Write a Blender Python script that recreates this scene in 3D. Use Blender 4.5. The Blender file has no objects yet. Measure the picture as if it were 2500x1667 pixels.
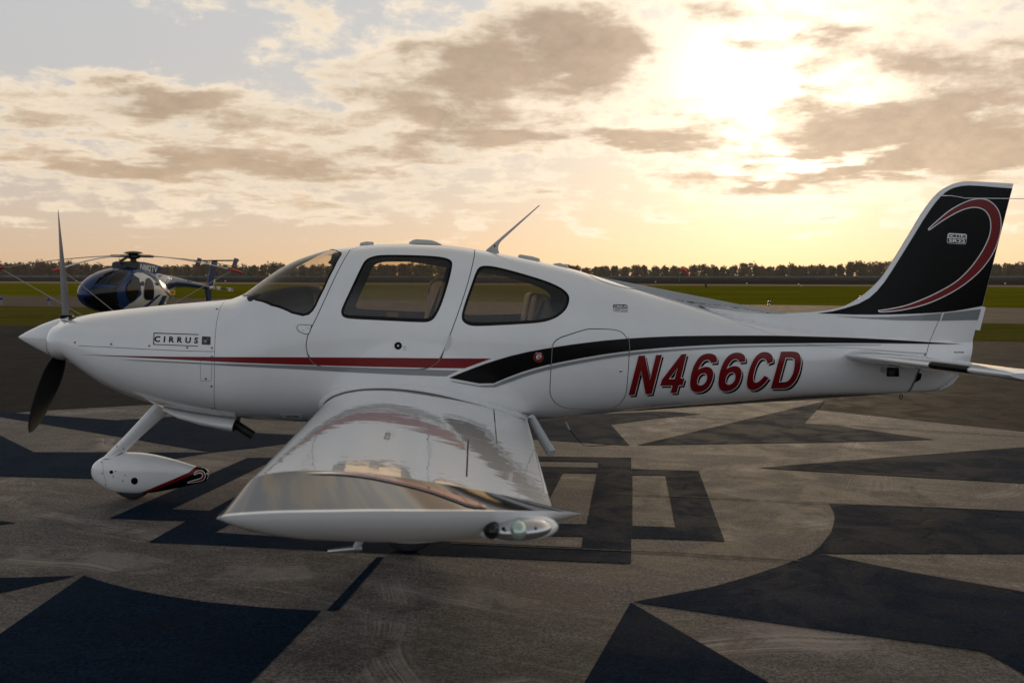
import bpy, math, random
import numpy as np
from mathutils import Vector, Matrix
from mathutils.geometry import delaunay_2d_cdt

# ------------------------------------------------------------------ camera
S = bpy.context.scene
COL = S.collection
rad = math.radians
FPX, D0, H0 = 2346.0, 7.83, 1.777            # focal length in photo pixels, distance to the centreline, eye height
YAW, PIT = rad(5.26), math.atan(161.5 / 2346)
CAMP = np.array([0.0, -D0, H0])
FW = np.array([math.sin(YAW) * math.cos(PIT), math.cos(YAW) * math.cos(PIT), -math.sin(PIT)])
RT = np.array([math.cos(YAW), -math.sin(YAW), 0.0])
UP = np.cross(RT, FW)
cd = bpy.data.cameras.new('camera')
cam = bpy.data.objects.new('camera', cd)
COL.objects.link(cam)
cam.matrix_world = Matrix(((RT[0], UP[0], -FW[0], CAMP[0]), (RT[1], UP[1], -FW[1], CAMP[1]),
                           (RT[2], UP[2], -FW[2], CAMP[2]), (0, 0, 0, 1)))
cd.sensor_width = 36
cd.sensor_fit = 'HORIZONTAL'
cd.lens = FPX / 2500 * 36
cd.clip_start, cd.clip_end = 0.05, 6000
cd.dof.use_dof = True
cd.dof.focus_distance = 7.3
cd.dof.aperture_fstop = 4.5
S.camera = cam


def rays(px, py):
    X = (np.asarray(px, float) - 1250) / FPX
    Y = -(np.asarray(py, float) - 833.5) / FPX
    return FW + X[..., None] * RT + Y[..., None] * UP


def at_y(px, py, y):
    d = rays(px, py)
    t = (np.asarray(y) + D0) / d[..., 1]
    return CAMP + d * t[..., None]


def at_z(px, py, z=0.0):
    d = rays(px, py)
    t = (z - H0) / d[..., 2]
    return CAMP + d * t[..., None]


def at_d(px, py, dist):
    return CAMP + rays(px, py) * np.asarray(dist, float)[..., None]


def proj(P):
    v = P - CAMP
    f = v @ FW
    return np.stack([1250 + FPX * (v @ RT) / f, 833.5 - FPX * (v @ UP) / f], -1)


def azel(px, py):
    d = rays(px, py)
    d = d / np.linalg.norm(d)
    return math.atan2(d[0], d[1]), math.asin(d[2])


# ------------------------------------------------------------------ render look
S.view_settings.view_transform = 'Standard'
S.view_settings.look = 'None'
S.view_settings.exposure = EXPOSURE = 0.0
S.view_settings.gamma = 1
S.view_settings.use_curve_mapping = False
S.render.engine = 'CYCLES'
S.cycles.use_denoising = True
S.cycles.max_bounces = 10
S.cycles.transparent_max_bounces = 16
S.cycles.sample_clamp_indirect = 6

# ------------------------------------------------------------------ sky
SUN_AZ, SUN_EL = azel(1905, 225)
W = bpy.data.worlds.new('World')
S.world = W
W.use_nodes = True
wt = W.node_tree
wt.nodes.clear()


def nd(tree, typ, **kw):
    n = tree.nodes.new(typ)
    for k, v in kw.items():
        setattr(n, k, v)
    return n


class G:
    """tiny node-graph writer"""

    def __init__(s, tree):
        s.t = tree

    def put(s, sock, v):
        if hasattr(v, 'links'):
            s.t.links.new(v, sock)
        else:
            sock.default_value = v

    def m(s, op, a, b=None, c=None, clamp=False):
        n = nd(s.t, 'ShaderNodeMath', operation=op, use_clamp=clamp)
        for i, v in enumerate((a, b, c)):
            if v is not None:
                s.put(n.inputs[i], v)
        return n.outputs[0]

    def v(s, op, a, b=None):
        n = nd(s.t, 'ShaderNodeVectorMath', operation=op)
        for i, x in enumerate((a, b)):
            if x is not None:
                s.put(n.inputs[i], x)
        return n.outputs['Value'] if op in ('DOT_PRODUCT', 'LENGTH') else n.outputs[0]

    def scale(s, a, f):
        n = nd(s.t, 'ShaderNodeVectorMath', operation='SCALE')
        s.put(n.inputs[0], a)
        s.put(n.inputs['Scale'], f)
        return n.outputs[0]

    def mix(s, f, a, b, mode='MIX'):
        n = nd(s.t, 'ShaderNodeMix', data_type='RGBA', blend_type=mode)
        s.put(n.inputs['Factor'], f)
        for k, v in ((6, a), (7, b)):
            if isinstance(v, tuple) and len(v) == 3:
                v = v + (1,)
            s.put(n.inputs[k], v)
        return n.outputs[2]

    def noise(s, vec, scale, detail=4, rough=.55, dist=0, out=0, lac=2.0):
        n = nd(s.t, 'ShaderNodeTexNoise')
        if vec is not None:
            s.put(n.inputs['Vector'], vec)
        n.inputs['Scale'].default_value = scale
        n.inputs['Detail'].default_value = detail
        n.inputs['Roughness'].default_value = rough
        n.inputs['Lacunarity'].default_value = lac
        n.inputs['Distortion'].default_value = dist
        return n.outputs[out]

    def ramp(s, f, a, b, lo=0.0, hi=1.0):
        n = nd(s.t, 'ShaderNodeMapRange', interpolation_type='SMOOTHSTEP')
        s.put(n.inputs[0], f)
        n.inputs[1].default_value = a
        n.inputs[2].default_value = b
        n.inputs[3].default_value = lo
        n.inputs[4].default_value = hi
        return n.outputs[0]

    def xyz(s, x, y, z):
        n = nd(s.t, 'ShaderNodeCombineXYZ')
        for i, v in enumerate((x, y, z)):
            s.put(n.inputs[i], v)
        return n.outputs[0]


g = G(wt)
tc = nd(wt, 'ShaderNodeTexCoord')
dirv = tc.outputs['Generated']
sep = nd(wt, 'ShaderNodeSeparateXYZ')
wt.links.new(dirv, sep.inputs[0])
dx, dy, dz = sep.outputs
AZ = g.m('ARCTAN2', dx, dy)
EL = g.m('ARCSINE', dz)
up = g.m('MAXIMUM', dz, 0.0)
# cloud-layer coordinates: the direction met with a flat layer overhead (softened at the horizon)
inv = g.m('DIVIDE', 1.0, g.m('ADD', up, 0.10))
q = g.xyz(g.m('MULTIPLY', dx, inv), g.m('MULTIPLY', dy, inv), 0.0)
warp = g.noise(q, 1.3, 5, .6, out=1)
wv = nd(wt, 'ShaderNodeSeparateXYZ')
wt.links.new(g.v('SUBTRACT', warp, (.5, .5, .5)), wv.inputs[0])
azw = g.m('MULTIPLY_ADD', wv.outputs[0], .30, AZ)
elw = g.m('MULTIPLY_ADD', wv.outputs[1], .10, EL)
fb = g.noise(q, 2.1, 9, .58, .25)
fine = g.noise(q, 6.5, 6, .62, .3)
pv = g.v('MULTIPLY', dirv, (1.0, 1.0, 1.7))
puff = g.noise(pv, 17.0, 8, .62, .35)
fleck = g.noise(pv, 46.0, 6, .62, .4)
lay = g.noise(g.xyz(g.m('MULTIPLY', azw, 4.0), g.m('MULTIPLY', elw, 34.0), 0.0), 1.0, 6, .6, .5)
layw = g.m('MULTIPLY', g.ramp(EL, .045, .09), g.ramp(EL, .22, .13))

# cloud banks: (px, py, rx, ry, tilt degrees, amount)
BANKS = [(1130, 200, 300, 62, 10, .34), (1480, 175, 210, 55, -12, .30), (1360, 95, 150, 60, 0, .22),
         (345, 220, 160, 52, 0, .34), (110, 290, 190, 32, 0, .20), (480, 410, 420, 34, 0, .24),
         (760, 425, 200, 36, 0, .18), (1060, 345, 280, 58, 0, .22), (1560, 352, 380, 34, 0, .30),
         (2110, 315, 330, 48, -6, .36), (2360, 190, 230, 95, 0, .34), (2450, 330, 240, 90, 0, .24),
         (2060, 405, 330, 24, 2, .34), (2360, 385, 220, 36, 0, .30), (760, 505, 190, 20, 0, .10),
         (1850, 88, 120, 20, 0, .30), (1750, 20, 90, 30, 0, .22), (2080, 70, 60, 22, 0, .2),
         (2020, 200, 55, 60, 0, .26), (1350, 270, 300, 30, 4, .12), (900, 300, 260, 30, 0, .12), (2200, 90, 160, 60, 0, .14), (230, 405, 300, 30, 0, .14), (540, 340, 120, 20, 0, .16),
         (330, 90, 420, 95, 0, -.30), (1860, 225, 170, 80, 0, -.22), (1990, 375, 110, 14, 0, -.26),
         (1900, 412, 120, 9, 0, -.2), (1700, 130, 160, 60, 0, -.10), (640, 110, 330, 90, 14, .09), (300, 250, 420, 60, 8, .05), (1000, 30, 300, 50, 0, .10)]
bias = None
for (px, py, rx, ry, tilt, amp) in BANKS:
    a0, e0 = azel(px, py)
    sa = abs(azel(px + rx, py)[0] - azel(px - rx, py)[0]) / 2
    se = abs(azel(px, py + ry)[1] - azel(px, py - ry)[1]) / 2
    ct, st = math.cos(rad(tilt)), math.sin(rad(tilt))
    du = g.m('SUBTRACT', azw, a0)
    dv = g.m('SUBTRACT', elw, e0)
    if tilt:
        u2 = g.m('MULTIPLY_ADD', du, ct, g.m('MULTIPLY', dv, st))
        v2 = g.m('MULTIPLY_ADD', dv, ct, g.m('MULTIPLY', du, -st))
    else:
        u2, v2 = du, dv
    u2 = g.m('MULTIPLY', u2, 1 / sa)
    v2 = g.m('MULTIPLY', v2, 1 / se)
    r2 = g.m('MULTIPLY_ADD', u2, u2, g.m('MULTIPLY', v2, v2))
    e = g.m('MULTIPLY', g.m('EXPONENT', g.m('MULTIPLY', r2, -.9)), amp)
    bias = e if bias is None else g.m('ADD', bias, e)
sund = (math.cos(SUN_EL) * math.sin(SUN_AZ), math.cos(SUN_EL) * math.cos(SUN_AZ), math.sin(SUN_EL))
cs = g.m('MAXIMUM', g.v('DOT_PRODUCT', dirv, sund), 0.0)
side = g.m('POWER', g.m('MULTIPLY_ADD', g.v('DOT_PRODUCT', dirv, sund), .5, .5), 2.2)   # 1 towards the sun, 0 opposite
glow1 = g.m('POWER', cs, 5.0)
glow2 = g.m('POWER', cs, 45.0)
glow3 = g.m('POWER', cs, 400.0)
hor = g.m('EXPONENT', g.m('MULTIPLY', up, -9.0))          # haze towards the horizon
dens = g.m('ADD', g.m('ADD', g.m('MULTIPLY_ADD', fb, .85, -.02), bias), g.m('ADD', g.m('MULTIPLY_ADD', fine, .16, -.08), g.m('ADD', g.m('MULTIPLY_ADD', puff, .62, -.31), g.m('MULTIPLY_ADD', fleck, .30, -.15))))
dens = g.m('MULTIPLY_ADD', g.m('SUBTRACT', lay, .46), g.m('MULTIPLY', layw, .70), dens)
dens = g.m('ADD', dens, g.ramp(EL, .30, .60, 0.0, .07))
dens = g.m('SUBTRACT', dens, g.m('MULTIPLY', g.ramp(EL, .07, .015), .22))
thin = g.ramp(dens, .34, .54)
thick = g.ramp(dens, .44, .78)

sky = nd(wt, 'ShaderNodeTexSky', sky_type='NISHITA', sun_disc=False)
sky.sun_elevation = SUN_EL
sky.sun_rotation = SUN_AZ
sky.altitude = 100
sky.air_density, sky.dust_density, sky.ozone_density = 1.0, 1.0, 1.5
STR = 0.10
K = 1 / STR


def rgb(r, gg, b, k=K):
    return (r * k, gg * k, b * k)


clear = g.scale(sky.outputs[0], 0.06)
haze = g.scale(g.mix(g.ramp(side, .20, .65), rgb(.62, .64, .70), rgb(1.0, .66, .385)), g.m('MULTIPLY', hor, g.m('MULTIPLY_ADD', glow1, .10, g.m('MULTIPLY_ADD', side, .20, .52))))
clear = g.v('ADD', clear, g.scale(rgb(.365, .39, .415), g.m('MULTIPLY', g.m('SUBTRACT', 1.0, hor), g.m('MULTIPLY_ADD', side, .05, 1.32))))
clear = g.v('ADD', clear, haze)
clear = g.v('ADD', clear, g.scale(rgb(1.0, .72, .36), g.m('MULTIPLY_ADD', glow1, .10, g.m('MULTIPLY', glow2, .30))))
clear = g.v('ADD', clear, g.scale(rgb(1.0, .85, .6), g.m('MULTIPLY', glow3, 3.0)))
warmth = g.ramp(side, .25, .70)
lit = g.scale(g.mix(warmth, rgb(.78, .82, .88), rgb(.94, .79, .60)), g.m('ADD', g.m('MULTIPLY_ADD', side, .26, .82), g.m('MULTIPLY', glow2, .5)))
dark = g.scale(g.mix(g.m('MINIMUM', g.m('MULTIPLY', hor, 1.5), 1.0), g.mix(g.ramp(side, .25, .70), rgb(.24, .25, .28), rgb(.34, .25, .19)), rgb(.62, .44, .28)),
               g.m('MULTIPLY_ADD', glow2, .30, g.m('MULTIPLY_ADD', side, .12, .94)))
shade = g.m('ADD', g.m('MULTIPLY', puff, .8), g.m('MULTIPLY', fleck, .45))
dark = g.scale(dark, g.m('MULTIPLY_ADD', shade, .95, .40))
lit = g.scale(lit, g.m('MULTIPLY_ADD', shade, .55, .66))
c1 = g.mix(g.m('MULTIPLY', thin, .86), clear, lit)
c2 = g.mix(g.m('MULTIPLY', thick, .88), c1, dark)
c2 = g.scale(c2, g.ramp(dz, .30, .85, 1.0, .38))        # the dusk sky deepens towards the zenith
below = g.ramp(dz, -.10, -.03, 1.0, 0.0)
c3 = g.mix(below, c2, rgb(.06, .055, .04))
bg = nd(wt, 'ShaderNodeBackground')
wt.links.new(c3, bg.inputs[0])
bg.inputs[1].default_value = STR
wo = nd(wt, 'ShaderNodeOutputWorld')
wt.links.new(bg.outputs[0], wo.inputs[0])
W.cycles.sampling_method = 'MANUAL'
W.cycles.sample_map_resolution = 512

# ------------------------------------------------------------------ sun, veiled by cloud
sl = bpy.data.lights.new('sun', 'SUN')
sl.energy = 0.9
sl.angle = rad(9)
sl.color = (1, .76, .48)
so = bpy.data.objects.new('sun', sl)
COL.objects.link(so)
so.rotation_euler = Vector(sund).to_track_quat('Z', 'Y').to_euler()

# ------------------------------------------------------------------ materials
MATS = {}


def mat(name, color, rough=.5, metal=0.0, coat=0.0, spec=.5, grain=0.0, gscale=60.0, bump=0.0, bscale=200.0, trans=0.0, alpha=1.0):
    if name in MATS:
        return MATS[name]
    m = bpy.data.materials.new(name)
    m.use_nodes = True
    t = m.node_tree
    b = t.nodes['Principled BSDF']
    h = G(t)
    c4 = tuple(color) + (1,)
    b.inputs['Roughness'].default_value = rough
    b.inputs['Metallic'].default_value = metal
    b.inputs['Coat Weight'].default_value = coat
    b.inputs['Coat Roughness'].default_value = .02
    b.inputs['Specular IOR Level'].default_value = spec
    co = nd(t, 'ShaderNodeTexCoord').outputs['Object']
    n = h.noise(co, gscale, 5, .6)
    f = h.ramp(n, .3, .7)
    lo = tuple(x * (1 - grain) for x in color)
    hi = tuple(min(1, x * (1 + grain)) for x in color)
    h.put(b.inputs['Base Color'], h.mix(f, lo, hi))
    if bump:
        bn = nd(t, 'ShaderNodeBump')
        bn.inputs['Strength'].default_value = bump
        bn.inputs['Distance'].default_value = .01
        t.links.new(h.noise(co, bscale, 4, .6), bn.inputs['Height'])
        t.links.new(bn.outputs[0], b.inputs['Normal'])
    MATS[name] = m
    return m


def paint(name, color, rough=.28):
    m = mat(name, color, rough, coat=1.0, grain=.025, gscale=3.0)
    t = m.node_tree
    h = G(t)
    co = nd(t, 'ShaderNodeTexCoord').outputs['Object']
    # hand-faired composite skin: very shallow waviness in the gloss
    bn = nd(t, 'ShaderNodeBump')
    bn.inputs['Strength'].default_value = 1.0
    bn.inputs['Distance'].default_value = .0011
    t.links.new(h.noise(co, 5.5, 3, .5), bn.inputs['Height'])
    b = t.nodes['Principled BSDF']
    t.links.new(bn.outputs[0], b.inputs['Coat Normal'])
    return m


WHITE = paint('white_paint', (.84, .84, .84), .2)
BLACKP = mat('black_paint', (.0025, .0025, .003), .25, spec=.16, grain=.01)
REDP = mat('red_paint', (.18, .003, .006), .28, spec=.35, grain=.01)
GREYP = paint('grey_paint', (.22, .23, .24))
SEAM = mat('seam_gap', (.035, .035, .036), .7)
RUBBER = mat('rubber', (.018, .018, .019), .75, grain=.3, gscale=30, bump=.2, bscale=90)
DARK = mat('interior_dark', (.022, .020, .018), .8, grain=.2, gscale=8)
LEATHER = mat('tan_leather', (.30, .22, .15), .5, grain=.15, gscale=14, bump=.15, bscale=120)
LEATHER2 = mat('dark_leather', (.05, .045, .042), .5, grain=.15, gscale=14, bump=.15, bscale=120)
BLADEB = mat('matt_black_blade', (.004, .004, .0045), .5, spec=.18, grain=.2, gscale=12)
BLADEG = mat('grey_blade_face', (.20, .20, .21), .40, grain=.08, gscale=12)
METAL = mat('bare_metal', (.62, .62, .64), .22, metal=1.0, grain=.08, gscale=20)
STEEL = mat('dull_steel', (.20, .20, .21), .4, metal=.8, grain=.15, gscale=30)
SOOT = mat('sooty_steel', (.025, .023, .021), .55, metal=.5, grain=.4, gscale=18)


def glass(name, tint, ior=1.5, rough=0.0):
    m = bpy.data.materials.new(name)
    m.use_nodes = True
    t = m.node_tree
    t.nodes.clear()
    h = G(t)
    tr = nd(t, 'ShaderNodeBsdfTransparent')
    # faint smears and tint variation in the acrylic
    co = nd(t, 'ShaderNodeTexCoord').outputs['Object']
    f = h.ramp(h.noise(co, 5.0, 5, .6), .3, .75)
    h.put(tr.inputs[0], h.mix(f, tuple(x * .93 for x in tint), tint))
    gl = nd(t, 'ShaderNodeBsdfGlossy')
    gl.inputs['Roughness'].default_value = rough
    lw = nd(t, 'ShaderNodeLayerWeight')          # two-sided Schlick reflectance of a thin sheet
    lw.inputs[0].default_value = .5
    f5 = h.m('MULTIPLY_ADD', h.m('POWER', lw.outputs['Facing'], 5.0), .93, .06)
    mx = nd(t, 'ShaderNodeMixShader')
    t.links.new(f5, mx.inputs[0])
    t.links.new(tr.outputs[0], mx.inputs[1])
    t.links.new(gl.outputs[0], mx.inputs[2])
    o = nd(t, 'ShaderNodeOutputMaterial')
    t.links.new(mx.outputs[0], o.inputs[0])
    return m


GLASS = glass('tinted_acrylic', (.90, .82, .68))
GLASSW = glass('windshield_acrylic', (.92, .87, .78))
LENS = glass('clear_lens', (.92, .95, .95))


# ------------------------------------------------------------------ mesh helpers
def link(o, parent=None):
    COL.objects.link(o)
    if parent is not None:
        o.parent = parent
    return o


def tag(o, label=None, cat=None, group=None, kind=None):
    for k, v in (('label', label), ('category', cat), ('group', group), ('kind', kind)):
        if v:
            o[k] = v
    return o


def empty(name, loc=(0, 0, 0), rz=0.0, **kw):
    o = bpy.data.objects.new(name, None)
    o.location = loc
    o.rotation_euler = (0, 0, rz)
    o.empty_display_size = .3
    return tag(link(o), **kw)


def mobj(name, V, F, m, parent=None, normals=None, smooth=True, sharp=None, mats=None, idx=None):
    me = bpy.data.meshes.new(name)
    me.from_pydata([tuple(map(float, v)) for v in V], [], [tuple(int(i) for i in f) for f in F])
    for mm in (mats or [m]):
        me.materials.append(mm)
    if idx is not None:
        me.polygons.foreach_set('material_index', np.asarray(idx, np.int32))
    me.polygons.foreach_set('use_smooth', [smooth] * len(me.polygons))
    me.update()
    if normals is not None:
        me.normals_split_custom_set_from_vertices([tuple(map(float, n)) for n in normals])
    elif sharp is not None:
        me.set_sharp_from_angle(angle=rad(sharp))
    return link(bpy.data.objects.new(name, me), parent)


class MB:
    """collects pieces of ONE part"""

    def __init__(s):
        s.V, s.F = [], []

    def add(s, V, F):
        o = len(s.V)
        s.V += [tuple(v) for v in V]
        s.F += [tuple(i + o for i in f) for f in F]
        return s

    def box(s, c, size, M=None):
        x, y, z = (a / 2 for a in size)
        P = [Vector((sx * x, sy * y, sz * z)) for sx in (-1, 1) for sy in (-1, 1) for sz in (-1, 1)]
        P = [(M @ p if M else p) + Vector(c) for p in P]
        return s.add(P, [(0, 1, 3, 2), (4, 6, 7, 5), (0, 4, 5, 1), (2, 3, 7, 6), (0, 2, 6, 4), (1, 5, 7, 3)])

    def loft(s, rings, cap0=True, cap1=True, closed=True):
        n = len(rings[0])
        V = [p for r in rings for p in r]
        F = []
        k = n if closed else n - 1
        for i in range(len(rings) - 1):
            for j in range(k):
                a, b = i * n + j, i * n + (j + 1) % n
                F.append((a, b, b + n, a + n))
        if cap0:
            F.append(tuple(range(n - 1, -1, -1)))
        if cap1:
            F.append(tuple(range((len(rings) - 1) * n, len(rings) * n)))
        return s.add(V, F)

    def tube(s, pts, r, n=10, cap=True):
        pts = [Vector(p) for p in pts]
        rr = r if hasattr(r, '__len__') else [r] * len(pts)
        rings = []
        up = None
        for i, p in enumerate(pts):
            d = (pts[min(i + 1, len(pts) - 1)] - pts[max(i - 1, 0)]).normalized()
            if up is None:
                up = Vector((0, 0, 1)) if abs(d.z) < .9 else Vector((1, 0, 0))
            a = d.cross(up).normalized()
            b = a.cross(d).normalized()
            up = b
            rings.append([p + (a * math.cos(t) + b * math.sin(t)) * rr[i] for t in (2 * math.pi * k / n for k in range(n))])
        return s.loft(rings, cap, cap)

    def obj(s, name, m, parent=None, sharp=35, smooth=True):
        return mobj(name, s.V, s.F, m, parent, smooth=smooth, sharp=sharp)


def pchip(xs, ys):
    xs, ys = np.asarray(xs, float), np.asarray(ys, float)
    o = np.argsort(xs)
    xs, ys = xs[o], ys[o]
    h = np.diff(xs)
    dl = np.diff(ys) / h
    m = np.zeros_like(ys)
    m[0], m[-1] = dl[0], dl[-1]
    for i in range(1, len(xs) - 1):
        if dl[i - 1] * dl[i] > 0:
            w1, w2 = 2 * h[i] + h[i - 1], h[i] + 2 * h[i - 1]
            m[i] = (w1 + w2) / (w1 / dl[i - 1] + w2 / dl[i])

    def f(x):
        x = np.clip(np.asarray(x, float), xs[0], xs[-1])
        i = np.clip(np.searchsorted(xs, x) - 1, 0, len(h) - 1)
        t = (x - xs[i]) / h[i]
        t2, t3 = t * t, t * t * t
        return ((2 * t3 - 3 * t2 + 1) * ys[i] + (t3 - 2 * t2 + t) * h[i] * m[i] + (-2 * t3 + 3 * t2) * ys[i + 1] + (t3 - t2) * h[i] * m[i + 1])
    return f


def inside(P, poly):
    P, poly = np.asarray(P, float), np.asarray(poly, float)
    x, y = P[:, 0], P[:, 1]
    c = np.zeros(len(P), bool)
    j = len(poly) - 1
    for i in range(len(poly)):
        xi, yi, xj, yj = *poly[i], *poly[j]
        if yi != yj:
            c ^= ((yi > y) != (yj > y)) & (x < (xj - xi) * (y - yi) / (yj - yi) + xi)
        j = i
    return c


def area2(p):
    p = np.asarray(p)
    q_ = np.roll(p, -1, 0)
    return .5 * np.sum(p[:, 0] * q_[:, 1] - q_[:, 0] * p[:, 1])


def densify(poly, step):
    out = []
    poly = np.asarray(poly, float)
    for a, b in zip(poly, np.roll(poly, -1, 0)):
        n = max(1, int(math.ceil(np.linalg.norm(b - a) / step)))
        out += [a + (b - a) * k / n for k in range(n)]
    return np.array(out)


def densify_open(poly, step):
    out = []
    poly = np.asarray(poly, float)
    for a, b in zip(poly[:-1], poly[1:]):
        n = max(1, int(math.ceil(np.linalg.norm(b - a) / step)))
        out += [a + (b - a) * k / n for k in range(n)]
    return np.array(out + [poly[-1]])


def offset(poly, d):
    """grow (d>0) or shrink a closed polygon"""
    p = np.asarray(poly, float)
    if area2(p) < 0:
        d = -d
    a, b = np.roll(p, 1, 0), np.roll(p, -1, 0)
    e1, e2 = p - a, b - p
    e1 /= np.maximum(np.linalg.norm(e1, axis=1, keepdims=True), 1e-9)
    e2 /= np.maximum(np.linalg.norm(e2, axis=1, keepdims=True), 1e-9)
    n1 = np.stack([e1[:, 1], -e1[:, 0]], 1)
    n2 = np.stack([e2[:, 1], -e2[:, 0]], 1)
    n = n1 + n2
    k = np.maximum(1 + np.sum(n1 * n2, 1), .35)
    return p + n / k[:, None] * d


def chaikin(poly, it=2, sharp=50, closed=True):
    """round a polygon but keep corners that turn more than `sharp` degrees"""
    p = np.asarray(poly, float)
    for _ in range(it):
        a, b = np.roll(p, 1, 0), np.roll(p, -1, 0)
        out = []
        for i in range(len(p)):
            if not closed and i in (0, len(p) - 1):
                out.append(p[i])
                continue
            e1, e2 = p[i] - a[i], b[i] - p[i]
            c = np.dot(e1, e2) / (np.linalg.norm(e1) * np.linalg.norm(e2) + 1e-12)
            if math.degrees(math.acos(max(-1, min(1, c)))) > sharp:
                out.append(p[i])
            else:
                out += [p[i] - e1 * .25, p[i] + e2 * .25]
        p = np.array(out)
    return p


def cdt(loops, grid=None, step=None, holes_evenodd=True, extra=None):
    """triangulate the even-odd interior of closed loops, with optional grid points inside"""
    V, E = [], []
    for L in loops:
        o = len(V)
        V += [tuple(p) for p in L]
        E += [(o + i, o + (i + 1) % len(L)) for i in range(len(L))]
    A = np.array(V)

    def ins(P):
        c = np.zeros(len(P), bool)
        for L in loops:
            c ^= inside(P, L)
        return c
    pts = []
    if grid is not None:
        gx, gy = grid
        x0, y0 = A.min(0)
        x1, y1 = A.max(0)
        X, Y = np.meshgrid(np.arange(x0 + gx * .5, x1, gx), np.arange(y0 + gy * .5, y1, gy))
        P = np.stack([X.ravel(), Y.ravel()], 1)
        pts.append(P)
    if extra is not None:
        pts.append(np.asarray(extra))
    if pts:
        P = np.concatenate(pts)
        P = P[ins(P)]
        if len(P):
            keep = np.ones(len(P), bool)
            md = .35 * min(grid) if grid is not None else 1e-4
            for i in range(0, len(P), 2000):
                dd = np.linalg.norm(P[i:i + 2000, None] - A[None], axis=2).min(1)
                keep[i:i + 2000] = dd > md
            V += [tuple(p) for p in P[keep]]
    r = delaunay_2d_cdt([Vector(v) for v in V], E, [], 0, 1e-7)
    v2 = np.array([tuple(v) for v in r[0]])
    f = np.array([tuple(t) for t in r[2]], int)
    c = v2[f].mean(1)
    f = f[ins(c)]
    # consistent winding
    a, b, d = v2[f[:, 0]], v2[f[:, 1]], v2[f[:, 2]]
    cr = (b[:, 0] - a[:, 0]) * (d[:, 1] - a[:, 1]) - (b[:, 1] - a[:, 1]) * (d[:, 0] - a[:, 0])
    f[cr < 0] = f[cr < 0][:, ::-1]
    used = np.unique(f)
    re = -np.ones(len(v2), int)
    re[used] = np.arange(len(used))
    return v2[used], re[f]


def mirror(V, F, N=None):
    M = np.array([1, -1, 1.0])
    return V * M, [tuple(reversed(tuple(f))) for f in F], None if N is None else N * M


def both(V, F, N):
    V2, F2, N2 = mirror(V, F, N)
    n = len(V)
    return np.concatenate([V, V2]), [tuple(f) for f in F] + [tuple(i + n for i in f) for f in F2], np.concatenate([N, N2])


def rrect(pts, step=5.0, it=3):
    return chaikin(densify(pts, step), it, 120)


_txt = {}


def text_mesh(s, bold=0.0, spacing=1.0, font_shear=0.0):
    key = (s, bold, spacing, font_shear)
    if key in _txt:
        return _txt[key]
    c = bpy.data.curves.new('lettering', 'FONT')
    c.body = s
    c.offset = bold
    c.space_character = spacing
    c.shear = font_shear
    c.resolution_u = 3
    c.fill_mode = 'FRONT'
    o = bpy.data.objects.new('lettering', c)
    COL.objects.link(o)
    dg = bpy.context.evaluated_depsgraph_get()
    me = o.evaluated_get(dg).to_mesh()
    V = np.array([tuple(v.co)[:2] for v in me.vertices])
    F = [tuple(p.vertices) for p in me.polygons]
    o.evaluated_get(dg).to_mesh_clear()
    bpy.data.objects.remove(o)
    bpy.data.curves.remove(c)
    V = (V - V.min(0)) / (V.max(0) - V.min(0))
    _txt[key] = (V, F)
    return V, F


# ------------------------------------------------------------------ fuselage surface
def P0(l):
    return np.array(l, float)


_top = P0([(182, 778), (237, 764), (299, 756), (408, 744.5), (550, 733), (575, 728), (592, 721), (644, 685), (692.6, 652), (738.6, 630),
           (772, 618.7), (805, 609.7), (861, 602.3), (930, 596.5), (993.7, 595.7), (1083, 599), (1156.5, 608.5), (1217.8, 619),
           (1317, 639), (1399, 658), (1462.7, 678), (1564.7, 708.5), (1680, 741.5), (1711, 750.5), (1790, 773), (1870, 792),
           (1960, 806), (2060, 818), (2200, 829), (2340, 836)])
_bot = P0([(176, 884), (214, 919), (260, 950), (306, 971), (352, 986.5), (413, 1003), (480, 1015), (591, 1028), (752, 1037),
           (1000, 1041), (1200, 1039), (1329, 1031), (1594, 1001), (1807, 983), (2020, 965), (2190, 959.5), (2275, 955), (2345, 912)])
AXIS = at_y(45, 823, 0.0)                       # spinner tip
_wx = [-2.80, -2.785, -2.76, -2.72, -2.62, -2.45, -2.2, -1.8, -1.3, -.6, 0, .5, 1.0, 1.5, 2.0, 2.5, 3.0, 3.5, 4.0, 4.35, 4.55, 4.75]
_ww = [.24, .32, .375, .415, .455, .495, .535, .585, .63, .66, .662, .645, .59, .51, .42, .335, .258, .19, .13, .088, .058, .03]
fw = pchip(_wx, _ww)
_t3 = at_y(_top[:, 0], _top[:, 1], 0.0)
fzt = pchip(_t3[:, 0], _t3[:, 2])
_b3 = at_y(_bot[:, 0], _bot[:, 1], -.2)
for _ in range(5):
    _b3 = at_y(_bot[:, 0], _bot[:, 1], -.55 * fw(_b3[:, 0]))
fzb = pchip(_b3[:, 0], _b3[:, 2] - .010)
fzc = pchip([-2.9, -2.3, -1.2, 0, 1.2, 2.5, 3.6, 4.8], [.50, .47, .42, .40, .44, .50, .52, .52])
fnu = pchip([-2.9, -2.2, -1.3, -.5, .6, 1.6, 3, 4.8], [2.2, 2.35, 2.5, 2.75, 2.6, 2.3, 2.1, 2.0])
fnl = pchip([-2.9, -2.2, -1.3, 0, 1.5, 3, 4.8], [2.2, 2.3, 2.6, 3.0, 2.7, 2.3, 2.1])
VS = .60                                       # metric scale of the section angle


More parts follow.
